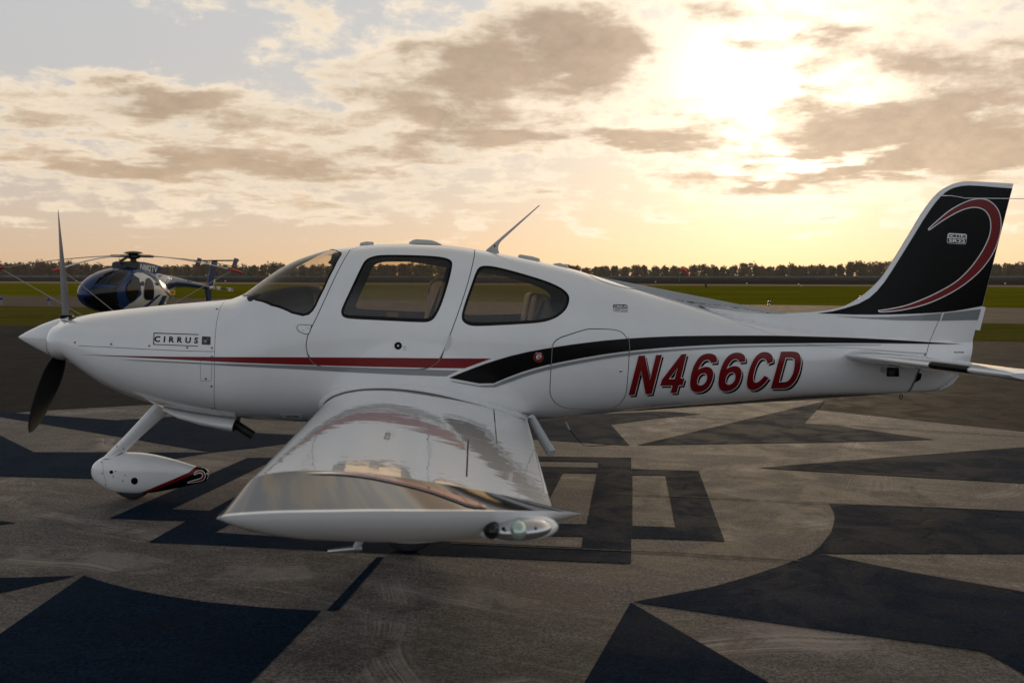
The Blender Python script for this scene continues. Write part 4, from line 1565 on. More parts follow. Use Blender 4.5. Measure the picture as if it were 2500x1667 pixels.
# navigation light in the near and far tip
for sy in (1, -1):
    par = tips[0 if sy == 1 else 1]

    def ell(pxc, y, rx, ry, rz, n=24, m=12, flat=1.0):
        c = at_y(pxc[0], pxc[1], y)
        rr = []
        for i in range(m + 1):
            a = math.pi * i / m
            rr.append([(c[0] - math.cos(a) * rx, (c[1] + math.sin(a) * math.cos(b) * ry) * sy, c[2] + math.sin(a) * math.sin(b) * rz) for b in (2 * math.pi * k / n for k in range(n))])
        return MB().loft(rr, False, False)
    hs = ell((1258, 1286), -5.50, .108, .068, .036).obj('nav_light_housing', WHITE, par, 60)
    lamp = ell((1262, 1287), -5.518, .088, .066, .029).obj('nav_light', METAL, par, 60)
    ell((1199, 1287), -5.533, .022, .055, .026).obj('green_lens', mat('dark_lens', (.004, .006, .006), .08), lamp, 60)
    ell((1264, 1293), -5.56, .023, .037, .024).obj('strobe_bulb', mat('bulb_glass', (.55, .66, .60), .06, metal=.6), lamp, 60)
    ell((1229, 1290), -5.579, .0046, .0066, .0046).obj('lamp_hole', BLADEB, lamp, 60)
    ell((1307, 1289), -5.566, .0046, .009, .0046).obj('lamp_screw', mat('dark_red_screw', (.12, .02, .02), .4), lamp, 60)
# aileron hinge notch and gap line across the wing
nt = at_y(1145, 1068, YF)
# pitot mast under the near wing
yp = -4.75
top = wing_pt(np.array([.42]), yp, False)[0]
p1, p2 = at_y(869, 1338, yp), at_y(800, 1345, yp)
MB().tube([top + P0((.02, 0, .02)), p1 + P0((.0, 0, .0))], [.016, .012], 10).obj('pitot_mast', mat('light_grey_paint', (.50, .51, .52), .4), wings[0])
MB().tube([p1 + P0((.02, 0, 0)), p1, p2], [.010, .010, .007], 10).obj('pitot_tube', METAL, wings[0])

# --- tailplane
zr = float(at_y(2052, 865, -.12)[2])
sLE, sTE = at_y(2046, 865, -.10), at_y(2358, 886, -.10)
tipx0, tipx1 = sLE[0] + .33, sTE[0] + .05
rings = []
for y in np.linspace(0, 1, 20):
    yy = -.03 - 1.93 * y
    le, te_ = sLE[0] + (tipx0 - sLE[0]) * y, sTE[0] + (tipx1 - sTE[0]) * y
    zl = sLE[2] + .015 * y
    zt = sTE[2] + .015 * y
    c = (.5 - .5 * np.cos(np.linspace(0, math.pi, 30)))
    a, b = foil(c, .10, 0.0)
    k = 1.0 if y < .95 else .6
    ch = te_ - le
    U = [(le + ch * ci, yy, zl + (zt - zl) * ci + ai * ch * k) for ci, ai in zip(c, a)]
    L_ = [(le + ch * ci, yy, zl + (zt - zl) * ci + bi * ch * k) for ci, bi in zip(c, b)]
    rings.append(U[::-1] + L_[1:])
stabs = two_sides('horizontal_stabilizer', MB().loft(rings), WHITE)
# dark boot on the outer leading edge
for sy in (1, -1):
    bt = []
    for y in np.linspace(.60, .80, 6):
        yy = (-.03 - 1.93 * y) * sy
        le, te_ = sLE[0] + (tipx0 - sLE[0]) * y, sTE[0] + (tipx1 - sTE[0]) * y
        ch = te_ - le
        c = np.linspace(0, .03, 6)
        a, b = foil(c, .10, 0.0)
        zl = sLE[2] + .015 * y
        bt.append([(le - .004 + ch * ci, yy, zl + ai * ch + .003) for ci, ai in zip(c[::-1], a[::-1])] + [(le - .004 + ch * ci, yy, zl + bi * ch - .003) for ci, bi in zip(c[1:], b[1:])])
    MB().loft(bt, closed=False, cap0=False, cap1=False).obj('leading_edge_boot', BLADEB, stabs[0 if sy == 1 else 1])

# --- main gear
mc = at_z(1000, 1343, 0.0)
shift = P0((float(mc[0]) - float(nw[0]), float(mc[1]), 0))
for sy in (1, -1):
    V = [(v.co.x + shift[0], (v.co.y * 1.1 + shift[1]) * sy, v.co.z * 1.06 + .005) for v in pant.data.vertices]
    F = [tuple(p.vertices) if sy == 1 else tuple(reversed(p.vertices)) for p in pant.data.polygons]
    mobj('wheel_fairing', V, F, WHITE, plane, sharp=60)
    wheel('main_wheel', plane, (float(mc[0]), float(mc[1]) * sy, .20), .20, .15)
    t0 = P0((float(mc[0]) + .05, -.95 * sy, .84))
    t1 = P0((float(mc[0]), (float(mc[1]) + .02) * sy, .36))
    rings = []
    for s_ in np.linspace(0, 1, 5):
        c = t0 + (t1 - t0) * s_
        rings.append([tuple(c + P0((math.cos(t) * .07, 0, math.sin(t) * .022))) for t in (2 * math.pi * k / 14 for k in range(14))])
    MB().loft(rings).obj('main_gear_leg', WHITE, plane, 60)

# ------------------------------------------------------------------ ground
def sheet(name, pts, z, m, label=None, kind='structure', parent=None, cat=None):
    V = [(p[0], p[1], z) for p in pts]
    v2, f = cdt([P0([(a, b) for a, b, _ in V])])
    o = mobj(name, [(a, b, z) for a, b in v2], f, m, parent, smooth=False)
    return tag(o, label, cat, None, kind)


def ground_mat(name, build):
    m = bpy.data.materials.new(name)
    m.use_nodes = True
    t = m.node_tree
    b = t.nodes['Principled BSDF']
    h = G(t)
    co = nd(t, 'ShaderNodeTexCoord').outputs['Object']
    build(t, b, h, co)
    return m


def bumpn(t, h, b, height, strength, dist):
    bn = nd(t, 'ShaderNodeBump')
    bn.inputs['Strength'].default_value = strength
    bn.inputs['Distance'].default_value = dist
    t.links.new(height, bn.inputs['Height'])
    t.links.new(bn.outputs[0], b.inputs['Normal'])


def paved(base, stain, light, rough=.75, aggregate=1.0, spec=.05, scuffs=0.0):
    """worn paving: broad stains, tyre-polished streaks, aggregate speckle, fine relief"""
    def f(t, b, h, co):
        broad = h.ramp(h.noise(co, .38, 9, .66, .8), .40, .60)
        mid = h.ramp(h.noise(co, 2.3, 8, .70, .6), .42, .62)
        rot = nd(t, 'ShaderNodeVectorRotate', rotation_type='Z_AXIS')
        t.links.new(co, rot.inputs['Vector'])
        rot.inputs['Angle'].default_value = .55
        drag = h.ramp(h.noise(h.v('MULTIPLY', rot.outputs[0], (.5, 6.0, 1.0)), 1.3, 6, .68, .5), .50, .66)
        hue = h.noise(co, 1.1, 5, .6, out=1)
        st = h.v('MULTIPLY', co, (1.0, 5.0, 1.0))
        streak = h.ramp(h.noise(st, 1.7, 5, .6, .8), .38, .66)
        speck = h.noise(co, 48.0, 6, .92)
        grit = h.ramp(speck, .46, .53)
        pale = h.ramp(h.noise(co, 70.0, 4, .8), .56, .64)
        coarse = h.ramp(h.noise(co, 17.0, 6, .8), .40, .60)
        c = h.mix(broad, stain, base)
        c = h.mix(h.m('MULTIPLY', mid, .62), c, light)
        c = h.mix(h.m('MULTIPLY', drag, .60), c, light)
        c = h.mix(.28, c, h.mix(1.0, c, hue, 'MULTIPLY'))
        c = h.mix(h.m('MULTIPLY', streak, .30), c, stain)
        c = h.mix(h.m('MULTIPLY', coarse, .28 * aggregate), c, light)
        dk = tuple(x * .22 for x in base)
        c = h.mix(h.m('MULTIPLY', h.m('SUBTRACT', 1.0, grit), .85 * aggregate), c, dk)
        c = h.mix(h.m('MULTIPLY', pale, .50 * aggregate), c, light)
        vor = nd(t, 'ShaderNodeTexVoronoi', feature='DISTANCE_TO_EDGE')
        wv_ = h.v('ADD', co, h.scale(h.noise(co, 2.0, 4, .6, out=1), .35))
        t.links.new(wv_, vor.inputs['Vector'])
        vor.inputs['Scale'].default_value = .16
        crack = h.m('MULTIPLY', h.ramp(vor.outputs['Distance'], .0, .004, 1.0, 0.0), h.ramp(h.noise(co, .4, 2), .55, .65))
        if scuffs:
            # arcs left by turning tyres, and straight drag marks, broken up by wear
            for (cx, cy, sc, ph, amt) in ((2.0, 6.0, 1.7, 0, .9), (-5.0, -14.0, 1.1, .7, .8), (16.0, -2.0, .9, .3, .8)):
                rel = h.v('ADD', h.v('ADD', co, (-cx, -cy, 0)), h.scale(h.noise(co, .25, 3, .5, out=1), 2.2))
                rr_ = h.m('FRACT', h.m('MULTIPLY_ADD', h.v('LENGTH', rel), .31 * sc, ph))
                band = h.m('MULTIPLY', h.ramp(rr_, .44, .48), h.ramp(rr_, .58, .53))
                brk = h.ramp(h.noise(co, 1.1 * sc, 6, .7, .8), .45, .60)
                hair = h.ramp(h.noise(h.xyz(h.m('MULTIPLY', h.v('LENGTH', rel), 40.0), 0.0, 0.0), 1.0, 2), .35, .65)
                c = h.mix(h.m('MULTIPLY', h.m('MULTIPLY', band, brk), h.m('MULTIPLY', hair, amt * scuffs)), c, light)
            oil = h.m('MULTIPLY', h.ramp(h.noise(co, .9, 4, .6, .3), .60, .74), .55)
            c = h.mix(oil, c, stain)
        c = h.mix(h.m('MULTIPLY', crack, .6), c, tuple(x * .3 for x in base))
        h.put(b.inputs['Base Color'], c)
        h.put(b.inputs['Roughness'], h.m('MULTIPLY_ADD', mid, .15, rough))
        b.inputs['Specular IOR Level'].default_value = spec
        hgt = h.m('SUBTRACT', h.m('MULTIPLY_ADD', speck, .9, h.m('MULTIPLY', h.noise(co, 30.0, 4, .6), .5)), h.m('MULTIPLY', crack, .8))
        bumpn(t, h, b, hgt, .8, .006)
    return f


ASPH = ground_mat('asphalt', paved((.023, .0215, .0205), (.016, .015, .0145), (.038, .035, .033), spec=.03))
BEIGE = ground_mat('worn_beige_paint', paved((.096, .081, .072), (.036, .031, .028), (.34, .292, .258), spec=.34, scuffs=1.0))
NAVY = ground_mat('worn_navy_paint', paved((.0035, .020, .050), (.002, .011, .028), (.014, .034, .066), spec=.02, scuffs=.25))
TAXI = ground_mat('taxiway_asphalt', paved((.125, .092, .068), (.075, .057, .045), (.18, .135, .098), aggregate=.3, spec=.02))
RUNW = ground_mat('runway_concrete', paved((.34, .25, .175), (.25, .185, .13), (.42, .31, .22), aggregate=.2, spec=0.0))
ROADM = ground_mat('far_asphalt', paved((.040, .030, .023), (.026, .021, .017), (.055, .042, .032), aggregate=.2, spec=0.0))


def grassy(t, b, h, co):
    st = h.v('MULTIPLY', co, (.6, 2.6, 1.0))
    broad = h.ramp(h.noise(st, .045, 8, .68, .5), .42, .58)
    patch = h.ramp(h.noise(st, .30, 8, .72, .6), .44, .62)
    blade = h.ramp(h.noise(co, 9.0, 5, .75), .35, .66)
    c = h.mix(broad, (.098, .104, .0020), (.165, .155, .0035))
    c = h.mix(h.m('MULTIPLY', patch, .70), c, (.175, .140, .012))
    c = h.mix(h.m('MULTIPLY', blade, .55), c, (.055, .058, .0015))
    h.put(b.inputs['Base Color'], c)
    b.inputs['Roughness'].default_value = .8
    b.inputs['Specular IOR Level'].default_value = .0
    bumpn(t, h, b, h.m('ADD', h.noise(co, 6.0, 5, .7), h.noise(co, .8, 4, .6)), .9, .12)


GRASS = ground_mat('mown_grass', grassy)


def dry_grass(t, b, h, co):
    st = h.v('MULTIPLY', co, (.35, 2.2, 1.0))
    a = h.ramp(h.noise(st, .30, 8, .70, .5), .40, .60)
    p_ = h.ramp(h.noise(co, 1.6, 7, .72, .3), .42, .60)
    c = h.mix(a, (.075, .080, .008), (.125, .112, .020))
    c = h.mix(h.m('MULTIPLY', p_, .5), c, (.150, .115, .040))
    c = h.mix(h.m('MULTIPLY', h.ramp(h.noise(co, 12.0, 5, .75), .42, .60), .5), c, (.040, .044, .004))
    h.put(b.inputs['Base Color'], c)
    b.inputs['Roughness'].default_value = .85
    b.inputs['Specular IOR Level'].default_value = 0.0
    bumpn(t, h, b, h.m('ADD', h.noise(co, 7.0, 5, .7), h.noise(co, .9, 4, .6)), .9, .12)


VERGE = ground_mat('dry_verge_grass', dry_grass)


def edge(p, q_, xs=(-1200, -300, 600, 1250, 1900, 2700, 3700)):
    """ground line through two photo points, as points spread well past the frame"""
    return [at_z(x, p[1] + (q_[1] - p[1]) * (x - p[0]) / (q_[0] - p[0])) for x in xs]


# one sheet to the horizon
mobj('ground', [(-5000, -1500, -.012), (5000, -1500, -.012), (5000, 5000, -.012), (-5000, 5000, -.012)], [(0, 1, 2, 3)], GRASS, smooth=False)
tag(bpy.data.objects['ground'], 'flat green grass field reaching to the far trees', kind='structure')
e_apron = edge((0, 794.5), (2450, 834), (-900, 600, 1250, 1900, 3600))
sheet('apron', e_apron + [(60, -30, 0), (-60, -30, 0)], -.004, ASPH, 'dark asphalt apron under the airplane')
sheet('grass_verge', edge((0, 746.5), (2450, 789)) + edge((0, 794.5), (2450, 834))[::-1], -.008, VERGE, 'olive grass strip between the taxiway and the apron')
sheet('taxiway', edge((0, 722), (2450, 751)) + edge((0, 746.5), (2450, 789))[::-1], -.006, TAXI, 'brownish asphalt taxiway between two grass strips')
sheet('runway', edge((0, 687.3), (2450, 696.3)) + edge((0, 690.8), (2450, 700))[::-1], -.006, RUNW, 'pale runway strip beyond the grass')
e_far = edge((0, 680.5), (2450, 682))
sheet('road', e_far + edge((0, 687.2), (2450, 696.2))[::-1], -.006, ROADM, 'dark far strip of asphalt beyond the runway')


def gpoly(px):
    px = P0(px)
    return at_z(px[:, 0], px[:, 1], 0.0)


def marking(name, loops, z, m, parent, label=None):
    L = [gpoly(l)[:, :2] for l in loops]
    v2, f = cdt([densify(l, .8) for l in L])
    o = mobj(name, [(a, b, z) for a, b in v2], f, m, parent, smooth=False)
    return tag(o, label)


apron = bpy.data.objects['apron']
BG = [(-420, 1035), (0, 1012), (80, 1004), (347, 989), (900, 976), (1744, 984), (2010, 977.5), (1994, 1001), (2500, 1054), (3300, 1140)]
bg3 = [tuple(p[:2]) for p in gpoly(BG)] + [(14, -9), (4, -13), (-6, -13), (-13, -8)]
v2, f = cdt([P0(bg3)])
disc = mobj('compass_field', [(a, b, 0.0) for a, b in v2], f, BEIGE, apron, smooth=False)
disc['label'] = 'large worn beige painted field of the compass emblem'
arc1 = [(424, 1121), (380, 1130), (330, 1141), (280, 1153), (228, 1169)]
MARK = [
    [[(-300, 993), (0, 1006), (285, 1026), (438, 1016), (623, 1057), (800, 1066), (702, 1083), (617, 1094), (517, 1104.5), (0, 1017.5), (-300, 985)]],
    [[(-300, 940), (0, 1063), (83, 1104), (517, 1105), (460, 1114)] + arc1 + [(0, 1163), (-300, 1157)]],
    [[(204, 1405.5), (262, 1424), (325, 1440), (410, 1456), (496, 1469.5), (640, 1483), (784.5, 1492), (613, 1667), (480, 1800), (-450, 1800), (0, 1548)]],
    [[(0, 1411), (100, 1408.5), (185, 1406.4), (100, 1425), (0, 1448), (-350, 1535), (-350, 1418)]],
    [[(920, 1360), (937, 1361), (825, 1491), (798, 1491)]],
    [[(-60, 1268), (0, 1272), (41, 1277), (0, 1281), (-60, 1286)]],
    [[(1555, 1087), (2014, 979), (1963, 1034), (2030, 1038), (2280, 1073), (2030, 1080), (1800, 1083)]],
    [[(1250, 1020), (1626, 1004), (1712, 1011), (1600, 1022), (1491, 1036.5), (1537, 1087.6), (1310, 1073), (1180, 1060)]],
    [[(1851, 1142.6), (2150, 1118), (2500, 1091.6), (2900, 1063), (2900, 1205), (2500, 1180), (2150, 1160)]],
    [[(2024, 1230), (2500, 1248), (3000, 1266), (3000, 1352), (2014, 1351), (1978.6, 1353.4), (2004, 1332), (2029.6, 1299), (2038, 1268), (2036, 1250)]],
    [[(1978.6, 1353.4), (2014, 1355), (2234, 1399), (2500, 1445), (3000, 1560), (3000, 1900), (2700, 1768), (2500, 1646), (2402, 1590), (1887, 1521), (1545, 1470), (1640, 1452), (1744, 1432), (1830, 1407), (1902, 1383)]],
    [[(1540, 1471), (1877, 1667), (2060, 1775), (1372, 1775), (1427.5, 1667)]],
]
for mk in MARK:
    marking('compass_point', mk, .004, NAVY, apron)
LOGO = [[(604, 1118), (1310, 1114), (1541, 1118), (1541, 1376), (900, 1349), (363, 1324), (455, 1272), (266, 1266)],
        [(419, 1243.5), (649, 1133), (720, 1133), (512, 1247)],
        [(525, 1300), (560, 1281), (700, 1290), (1124, 1306), (1424, 1309), (1420, 1337), (1080, 1322), (658, 1309)],
        [(1200, 1124), (1461, 1128), (1460, 1142), (1200, 1137)],
        [(1375.5, 1154), (1457, 1156), (1432, 1280), (1310, 1278)]]
marking('emblem_letter', LOGO, .004, NAVY, apron)
marking('emblem_letter', [[(1542, 1145), (1705.6, 1150), (1769, 1321), (1542, 1313.5)], [(1544, 1160), (1625, 1160.5), (1649.5, 1287.5), (1544, 1284)]], .004, NAVY, apron)

JOINT = mat('joint_filler', (.016, .014, .013), .9)
for jl in ([(1540, 1010), (1700, 1019), (1978, 1034), (2500, 1066)], [(1500, 1206), (1780, 1218), (2024, 1229), (2500, 1249)], [(1100, 1327), (1300, 1336), (1626, 1350), (1955, 1371)]):
    g3 = gpoly(densify_open(P0(jl), 12))[:, :2]
    d_ = np.gradient(g3, axis=0)
    n_ = np.stack([-d_[:, 1], d_[:, 0]], 1) / np.linalg.norm(d_, axis=1, keepdims=True)
    w_ = (.011 + .006 * np.sin(np.arange(len(g3)) * 2.3) * np.cos(np.arange(len(g3)) * .7))[:, None]
    v2, f = cdt([np.concatenate([g3 + n_ * w_, (g3 - n_ * w_)[::-1]])])
    mobj('pavement_joint', [(a, b, .0065) for a, b in v2], f, JOINT, apron, smooth=False)

# ------------------------------------------------------------------ far line of wall and white blocks
wall = empty('perimeter_wall', tuple(at_z(1250, 690, 0)), label='long low dark wall with a paler coping beyond the runway', cat='wall')


def far_wall(name, y_lo, y_hi, th, m):
    """y_lo, y_hi: photo heights of the foot and top measured along the base line"""
    base = e_wall
    mb = MB()
    rings = []
    for p in base:
        d = np.linalg.norm((p - CAMP)[:2])
        zl, zh = y_lo * d, y_hi * d
        dirv_ = (p - CAMP)[:2] / d
        rings.append([(p[0], p[1], zl), (p[0], p[1], zh), (p[0] + dirv_[0] * th, p[1] + dirv_[1] * th, zh), (p[0] + dirv_[0] * th, p[1] + dirv_[1] * th, zl)])
    loc = Vector(wall.location)
    mb.loft([[tuple(Vector(q_) - loc) for q_ in r] for r in rings])
    return mb.obj(name, m, wall)


e_wall = edge((0, 682.5), (2450, 683.6))
WALLM = mat('dark_concrete', (.045, .040, .036), .85, grain=.3, gscale=.4)
COPM = mat('pale_coping', (.15, .145, .14), .7, grain=.2, gscale=.3)
far_wall('wall_body', -.00002, .0022, .3, WALLM)
far_wall('coping', .00225, .0036, .5, COPM)
for (xa, xb, yt) in ((1634, 1659, 679.0), (1707, 1725, 680.0), (1752, 1766, 679.6)):
    A = at_z(xa, 683.0, 0)
    d = np.linalg.norm((A - CAMP)[:2])
    wdt = (xb - xa) / FPX * d
    hgt = (683.0 - yt + 1.0) / FPX * d
    v_ = (A - CAMP)[:2] / d
    rz = math.atan2(-v_[0], v_[1])
    t = empty('freight_trailer', (A[0] - v_[0] * 3, A[1] - v_[1] * 3, 0), rz,
              label={1634: 'long white low trailer by the far wall, leftmost of three', 1707: 'white low trailer by the far wall, middle of three', 1752: 'short white low trailer by the far wall, rightmost of three'}[xa], cat='trailer', group='white trailers beyond the runway')
    MB().box((wdt / 2, 0, hgt * .62), (wdt, 2.2, hgt * .62)).obj('box_body', mat('trailer_white', (.75, .74, .72), .5), t)
    MB().box((wdt / 2, 0, hgt * .24), (wdt * .98, 1.8, hgt * .10)).obj('chassis', DARK, t)
    for k in (.12, .82):
        mb = MB()
        mb.tube([(wdt * k, -1.0, hgt * .16), (wdt * k, 1.0, hgt * .16)], hgt * .16, 12)
        mb.obj('wheel', RUBBER, t)

# ------------------------------------------------------------------ trees
rng = np.random.default_rng(7)


def leaf_mat(name, c):
    m = bpy.data.materials.new(name)
    m.use_nodes = True
    t = m.node_tree
    b = t.nodes['Principled BSDF']
    h = G(t)
    co = nd(t, 'ShaderNodeTexCoord').outputs['Object']
    n = h.ramp(h.noise(co, .5, 3, .6), .3, .7)
    h.put(b.inputs['Base Color'], h.mix(n, tuple(x * .6 for x in c), tuple(x * 1.4 for x in c)))
    b.inputs['Roughness'].default_value = .7
    b.inputs['Specular IOR Level'].default_value = .2
    tr = nd(t, 'ShaderNodeBsdfTranslucent')
    tr.inputs[0].default_value = (c[0] * 1.6, c[1] * 1.3, c[2], 1)
    ad = nd(t, 'ShaderNodeMixShader')
    ad.inputs[0].default_value = .35
    t.links.new(b.outputs[0], ad.inputs[1])
    t.links.new(tr.outputs[0], ad.inputs[2])
    t.links.new(ad.outputs[0], t.nodes['Material Output'].inputs[0])
    return m


LEAF = [leaf_mat('leaf_olive', (.085, .068, .034)), leaf_mat('leaf_green', (.064, .066, .028)), leaf_mat('leaf_brown', (.11, .070, .040))]
BARK = mat('bark', (.07, .055, .042), .9, grain=.3, gscale=2)


def crown(h, w, n, density=1.0, base=.12, size=.55):
    """leaf clumps spread through several uneven lobes: returns vertices, faces"""
    V, F = [], []
    lobes = []
    for _ in range(15):
        a = rng.uniform(0, 2 * math.pi)
        z = rng.uniform(base + .08, .86)
        rr = w * .5 * math.sin(math.pi * min(.95, (z - base * .6)))
        r0 = rng.uniform(0, .75) * rr
        lobes.append((math.cos(a) * r0, math.sin(a) * r0, z * h, rng.uniform(.17, .30) * w))
    lobes.append((0, 0, h * .9, w * .16))
    for i in range(n):
        lx, ly, lz, lr = lobes[rng.integers(len(lobes))]
        d = rng.normal(size=3)
        d /= np.linalg.norm(d)
        p = P0((lx, ly, lz)) + d * lr * rng.uniform(.45, 1.0) * P0((1, 1, .85))
        if p[2] < .4:
            continue
        s_ = size * rng.uniform(.5, 1.3)
        a = rng.normal(size=3)
        a /= np.linalg.norm(a)
        b = np.cross(a, rng.normal(size=3))
        b /= np.linalg.norm(b)
        o = len(V)
        V += [p - a * s_ - b * s_ * .5, p + a * s_ * .3 - b * s_ * .7, p + a * s_ + b * s_ * .4, p - a * s_ * .2 + b * s_ * .7]
        F.append((o, o + 1, o + 2, o + 3))
    return V, F, lobes


protos = []
for k in range(9):
    h = 1.0
    hh = [11, 12, 12.5, 13.5, 10, 14.5, 12, 15, 11.5][k]
    ww = [9, 8, 10, 9, 8, 11, 7.5, 9, 10][k]
    V, F, lobes = crown(hh, ww, [1100, 1050, 1250, 800, 1050, 1200, 650, 700, 1200][k], base=[.02, .04, .0, .1, .0, .05, .12, .15, .0][k], size=.50)
    t = MB()
    top = (0, 0, hh * .75)
    t.tube([(0, 0, -.1), (rng.normal() * .1, rng.normal() * .1, hh * .35), top], [.28, .2, .06], 7)
    for l in lobes[:6]:
        z0 = hh * rng.uniform(.25, .5)
        t.tube([(0, 0, z0), (l[0] * .5, l[1] * .5, (z0 + l[2]) / 2 + .3), (l[0], l[1], l[2])], [.11, .07, .03], 5)
    me_c = bpy.data.meshes.new('crown')
    me_c.from_pydata([tuple(v) for v in V], [], F)
    me_c.materials.append(LEAF[k % 3])
    me_t = bpy.data.meshes.new('trunk')
    me_t.from_pydata([tuple(v) for v in t.V], [], t.F)
    me_t.materials.append(BARK)
    protos.append((hh, me_c, me_t))

# silhouette of the tree line across the frame: photo x -> top y
TL = pchip([-600, -200, 0, 60, 92, 120, 160, 200, 240, 300, 380, 440, 500, 560, 620, 668, 690, 760, 900, 1040, 1130, 1200, 1330, 1385, 1440, 1470, 1490, 1520, 1560, 1600, 1640, 1670, 1705, 1730, 1760, 1775, 1800, 1815, 1845, 1880, 1920, 1950, 2000, 2040, 2060, 2090, 2110, 2130, 2150, 2180, 2250, 2400, 2440, 2480, 2500, 2700, 3100],
           [648, 646, 645, 645, 637, 643, 640, 645, 646, 650, 650, 648, 645, 648, 647, 645, 648, 648, 646, 645, 646, 647, 646, 647, 652, 650, 648, 652, 650, 650, 650, 653, 648, 648, 652, 656, 643, 641, 647, 651, 646, 650, 647, 651, 641, 640, 643, 645, 640, 642, 644, 643, 644, 643, 642, 645, 646])
KIND = ['bushy olive tree in the far tree line', 'dense green tree in the far tree line', 'brownish tree with open twigs in the far tree line']
N_T = 230
xs_t = np.linspace(-420, 2920, N_T) + rng.normal(size=N_T) * 6
for i, x in enumerate(xs_t):
    dist = rng.uniform(880, 960)
    d = rays(x, 672.0)
    d = d / np.hypot(d[0], d[1])
    loc = CAMP + d * dist
    ytop = float(TL(x)) + abs(rng.normal()) * 2.0
    depth = float((loc - CAMP) @ FW)
    hgt = max(5.0, H0 + (672 - ytop) / FPX * depth)
    k = int(rng.integers(9))
    hh, mc_, mt_ = protos[k]
    s_ = hgt / hh / .98
    o = empty('tree', (loc[0], loc[1], 0), rng.uniform(0, 6.28), label=KIND[k % 3], cat='tree', group=['olive trees in the far tree line', 'green trees in the far tree line', 'brownish trees in the far tree line'][k % 3])
    o.scale = (s_ * rng.uniform(.9, 1.25), s_ * rng.uniform(.9, 1.25), s_)
    link(bpy.data.objects.new('crown', mc_), o)
    link(bpy.data.objects.new('trunk', mt_), o)
# the wood behind them that reads as one mass, and goes on past the frame
V, F = [], []
for x in np.linspace(-2600, 5200, 330):
    az_ = math.atan((x - 1250) / FPX / 1.0) if abs(x) < 1e9 else 0
    dvec = FW * P0((1, 1, 0)) + RT * ((x - 1250) / FPX)
    dvec = dvec / np.hypot(dvec[0], dvec[1])
    dist = rng.uniform(985, 1080)
    loc = CAMP + dvec * dist
    ytop = float(TL(min(max(x, -600), 3100))) + rng.uniform(1, 4)
    hgt = max(6, H0 + (672 - ytop) / FPX * (dist * float(dvec @ FW)))
    v, f, _ = crown(hgt, hgt * rng.uniform(1.6, 2.2), 760, base=-.1, size=1.05)
    o = len(V)
    V += [tuple(P0(p) + P0((loc[0], loc[1], 0))) for p in v]
    F += [tuple(i + o for i in ff) for ff in f]
tag(mobj('woods', V, F, LEAF[0], smooth=False), 'mass of woodland behind the far tree line', None, None, 'stuff')

# ------------------------------------------------------------------ airfield furniture
def furniture(px, py):
    p = at_z(px, py, 0.0)
    return p, float(np.linalg.norm((p - CAMP)[:2]))


BLUEL = mat('blue_lens', (.02, .04, .30), .2)
for x, yb, yt, lab in ((119, 744.5, 729, 'blue taxiway light left of the propeller'), (3, 744, 727, 'blue taxiway light at the left end of the taxiway'),
                       (1739.5, 743.5, 734.5, 'blue taxiway light above the rear fuselage, nearer the cabin'), (1876.5, 744.5, 735.5, 'blue taxiway light above the rear fuselage, nearer the tail fin'),
                       (423.5, 726, 723, 'small dark stub light below the helicopter boom')):
    p, d = furniture(x, yb)
    k = d / FPX
    h = (yb - yt) * k
    t = empty('taxiway_light', (p[0], p[1], 0), label=lab, cat='taxiway light', group='lights along the taxiway')
    MB().tube([(0, 0, 0), (0, 0, .02), (0, 0, .02), (0, 0, h * .62)], [.10, .10, .035, .035], 10).obj('stem', STEEL, t)
    MB().tube([(0, 0, h * .60), (0, 0, h * .68), (0, 0, h * .92), (0, 0, h)], [.07, .085, .075, .03], 12).obj('lens', BLUEL, t)
for x, yb, lab in ((1950, 695.5, 'white runway marker above the rear fuselage, left of a pair'), (1956.5, 699.5, 'white runway marker above the rear fuselage, right of a pair'), (1823, 693.5, 'white runway marker midway along the visible runway'),
                   (1600.5, 690, 'white runway marker just right of the fuselage roofline'), (187, 688.5, 'white runway marker left of the helicopter'), (550, 688, 'white runway marker right of the helicopter tail'), (2454, 694, 'white runway marker right of the tail fin')):
    p, d = furniture(x, max(yb, 687))
    k = d / FPX
    t = empty('runway_marker', (p[0], p[1], 0), label=lab, cat='runway marker', group='white markers along the runway')
    MB().tube([(0, 0, 0), (0, 0, 1.2 * k)], 1.0 * k, 8).obj('base', STEEL, t)
    MB().tube([(0, 0, 1.2 * k), (0, 0, 2.2 * k), (0, 0, 3.0 * k)], [1.5 * k, 1.5 * k, .5 * k], 10).obj('cap', mat('marker_white', (.85, .85, .82), .4), t)
p, d = furniture(1723, 702.5)
k = d / FPX
t = empty('marker_post', (p[0], p[1], 0), label='short dark marker post on the grass below the windsock', cat='marker post')
MB().box((0, 0, 4.5 * k), (4.2 * k, .25, 9 * k)).obj('post', DARK, t)
MB().tube([(-1.2 * k, 0, 9 * k), (-1.2 * k, 0, 12 * k)], .5 * k, 6).obj('prong', DARK, t)
MB().tube([(1.2 * k, 0, 9 * k), (1.2 * k, 0, 12 * k)], .5 * k, 6).obj('prong', DARK, t)
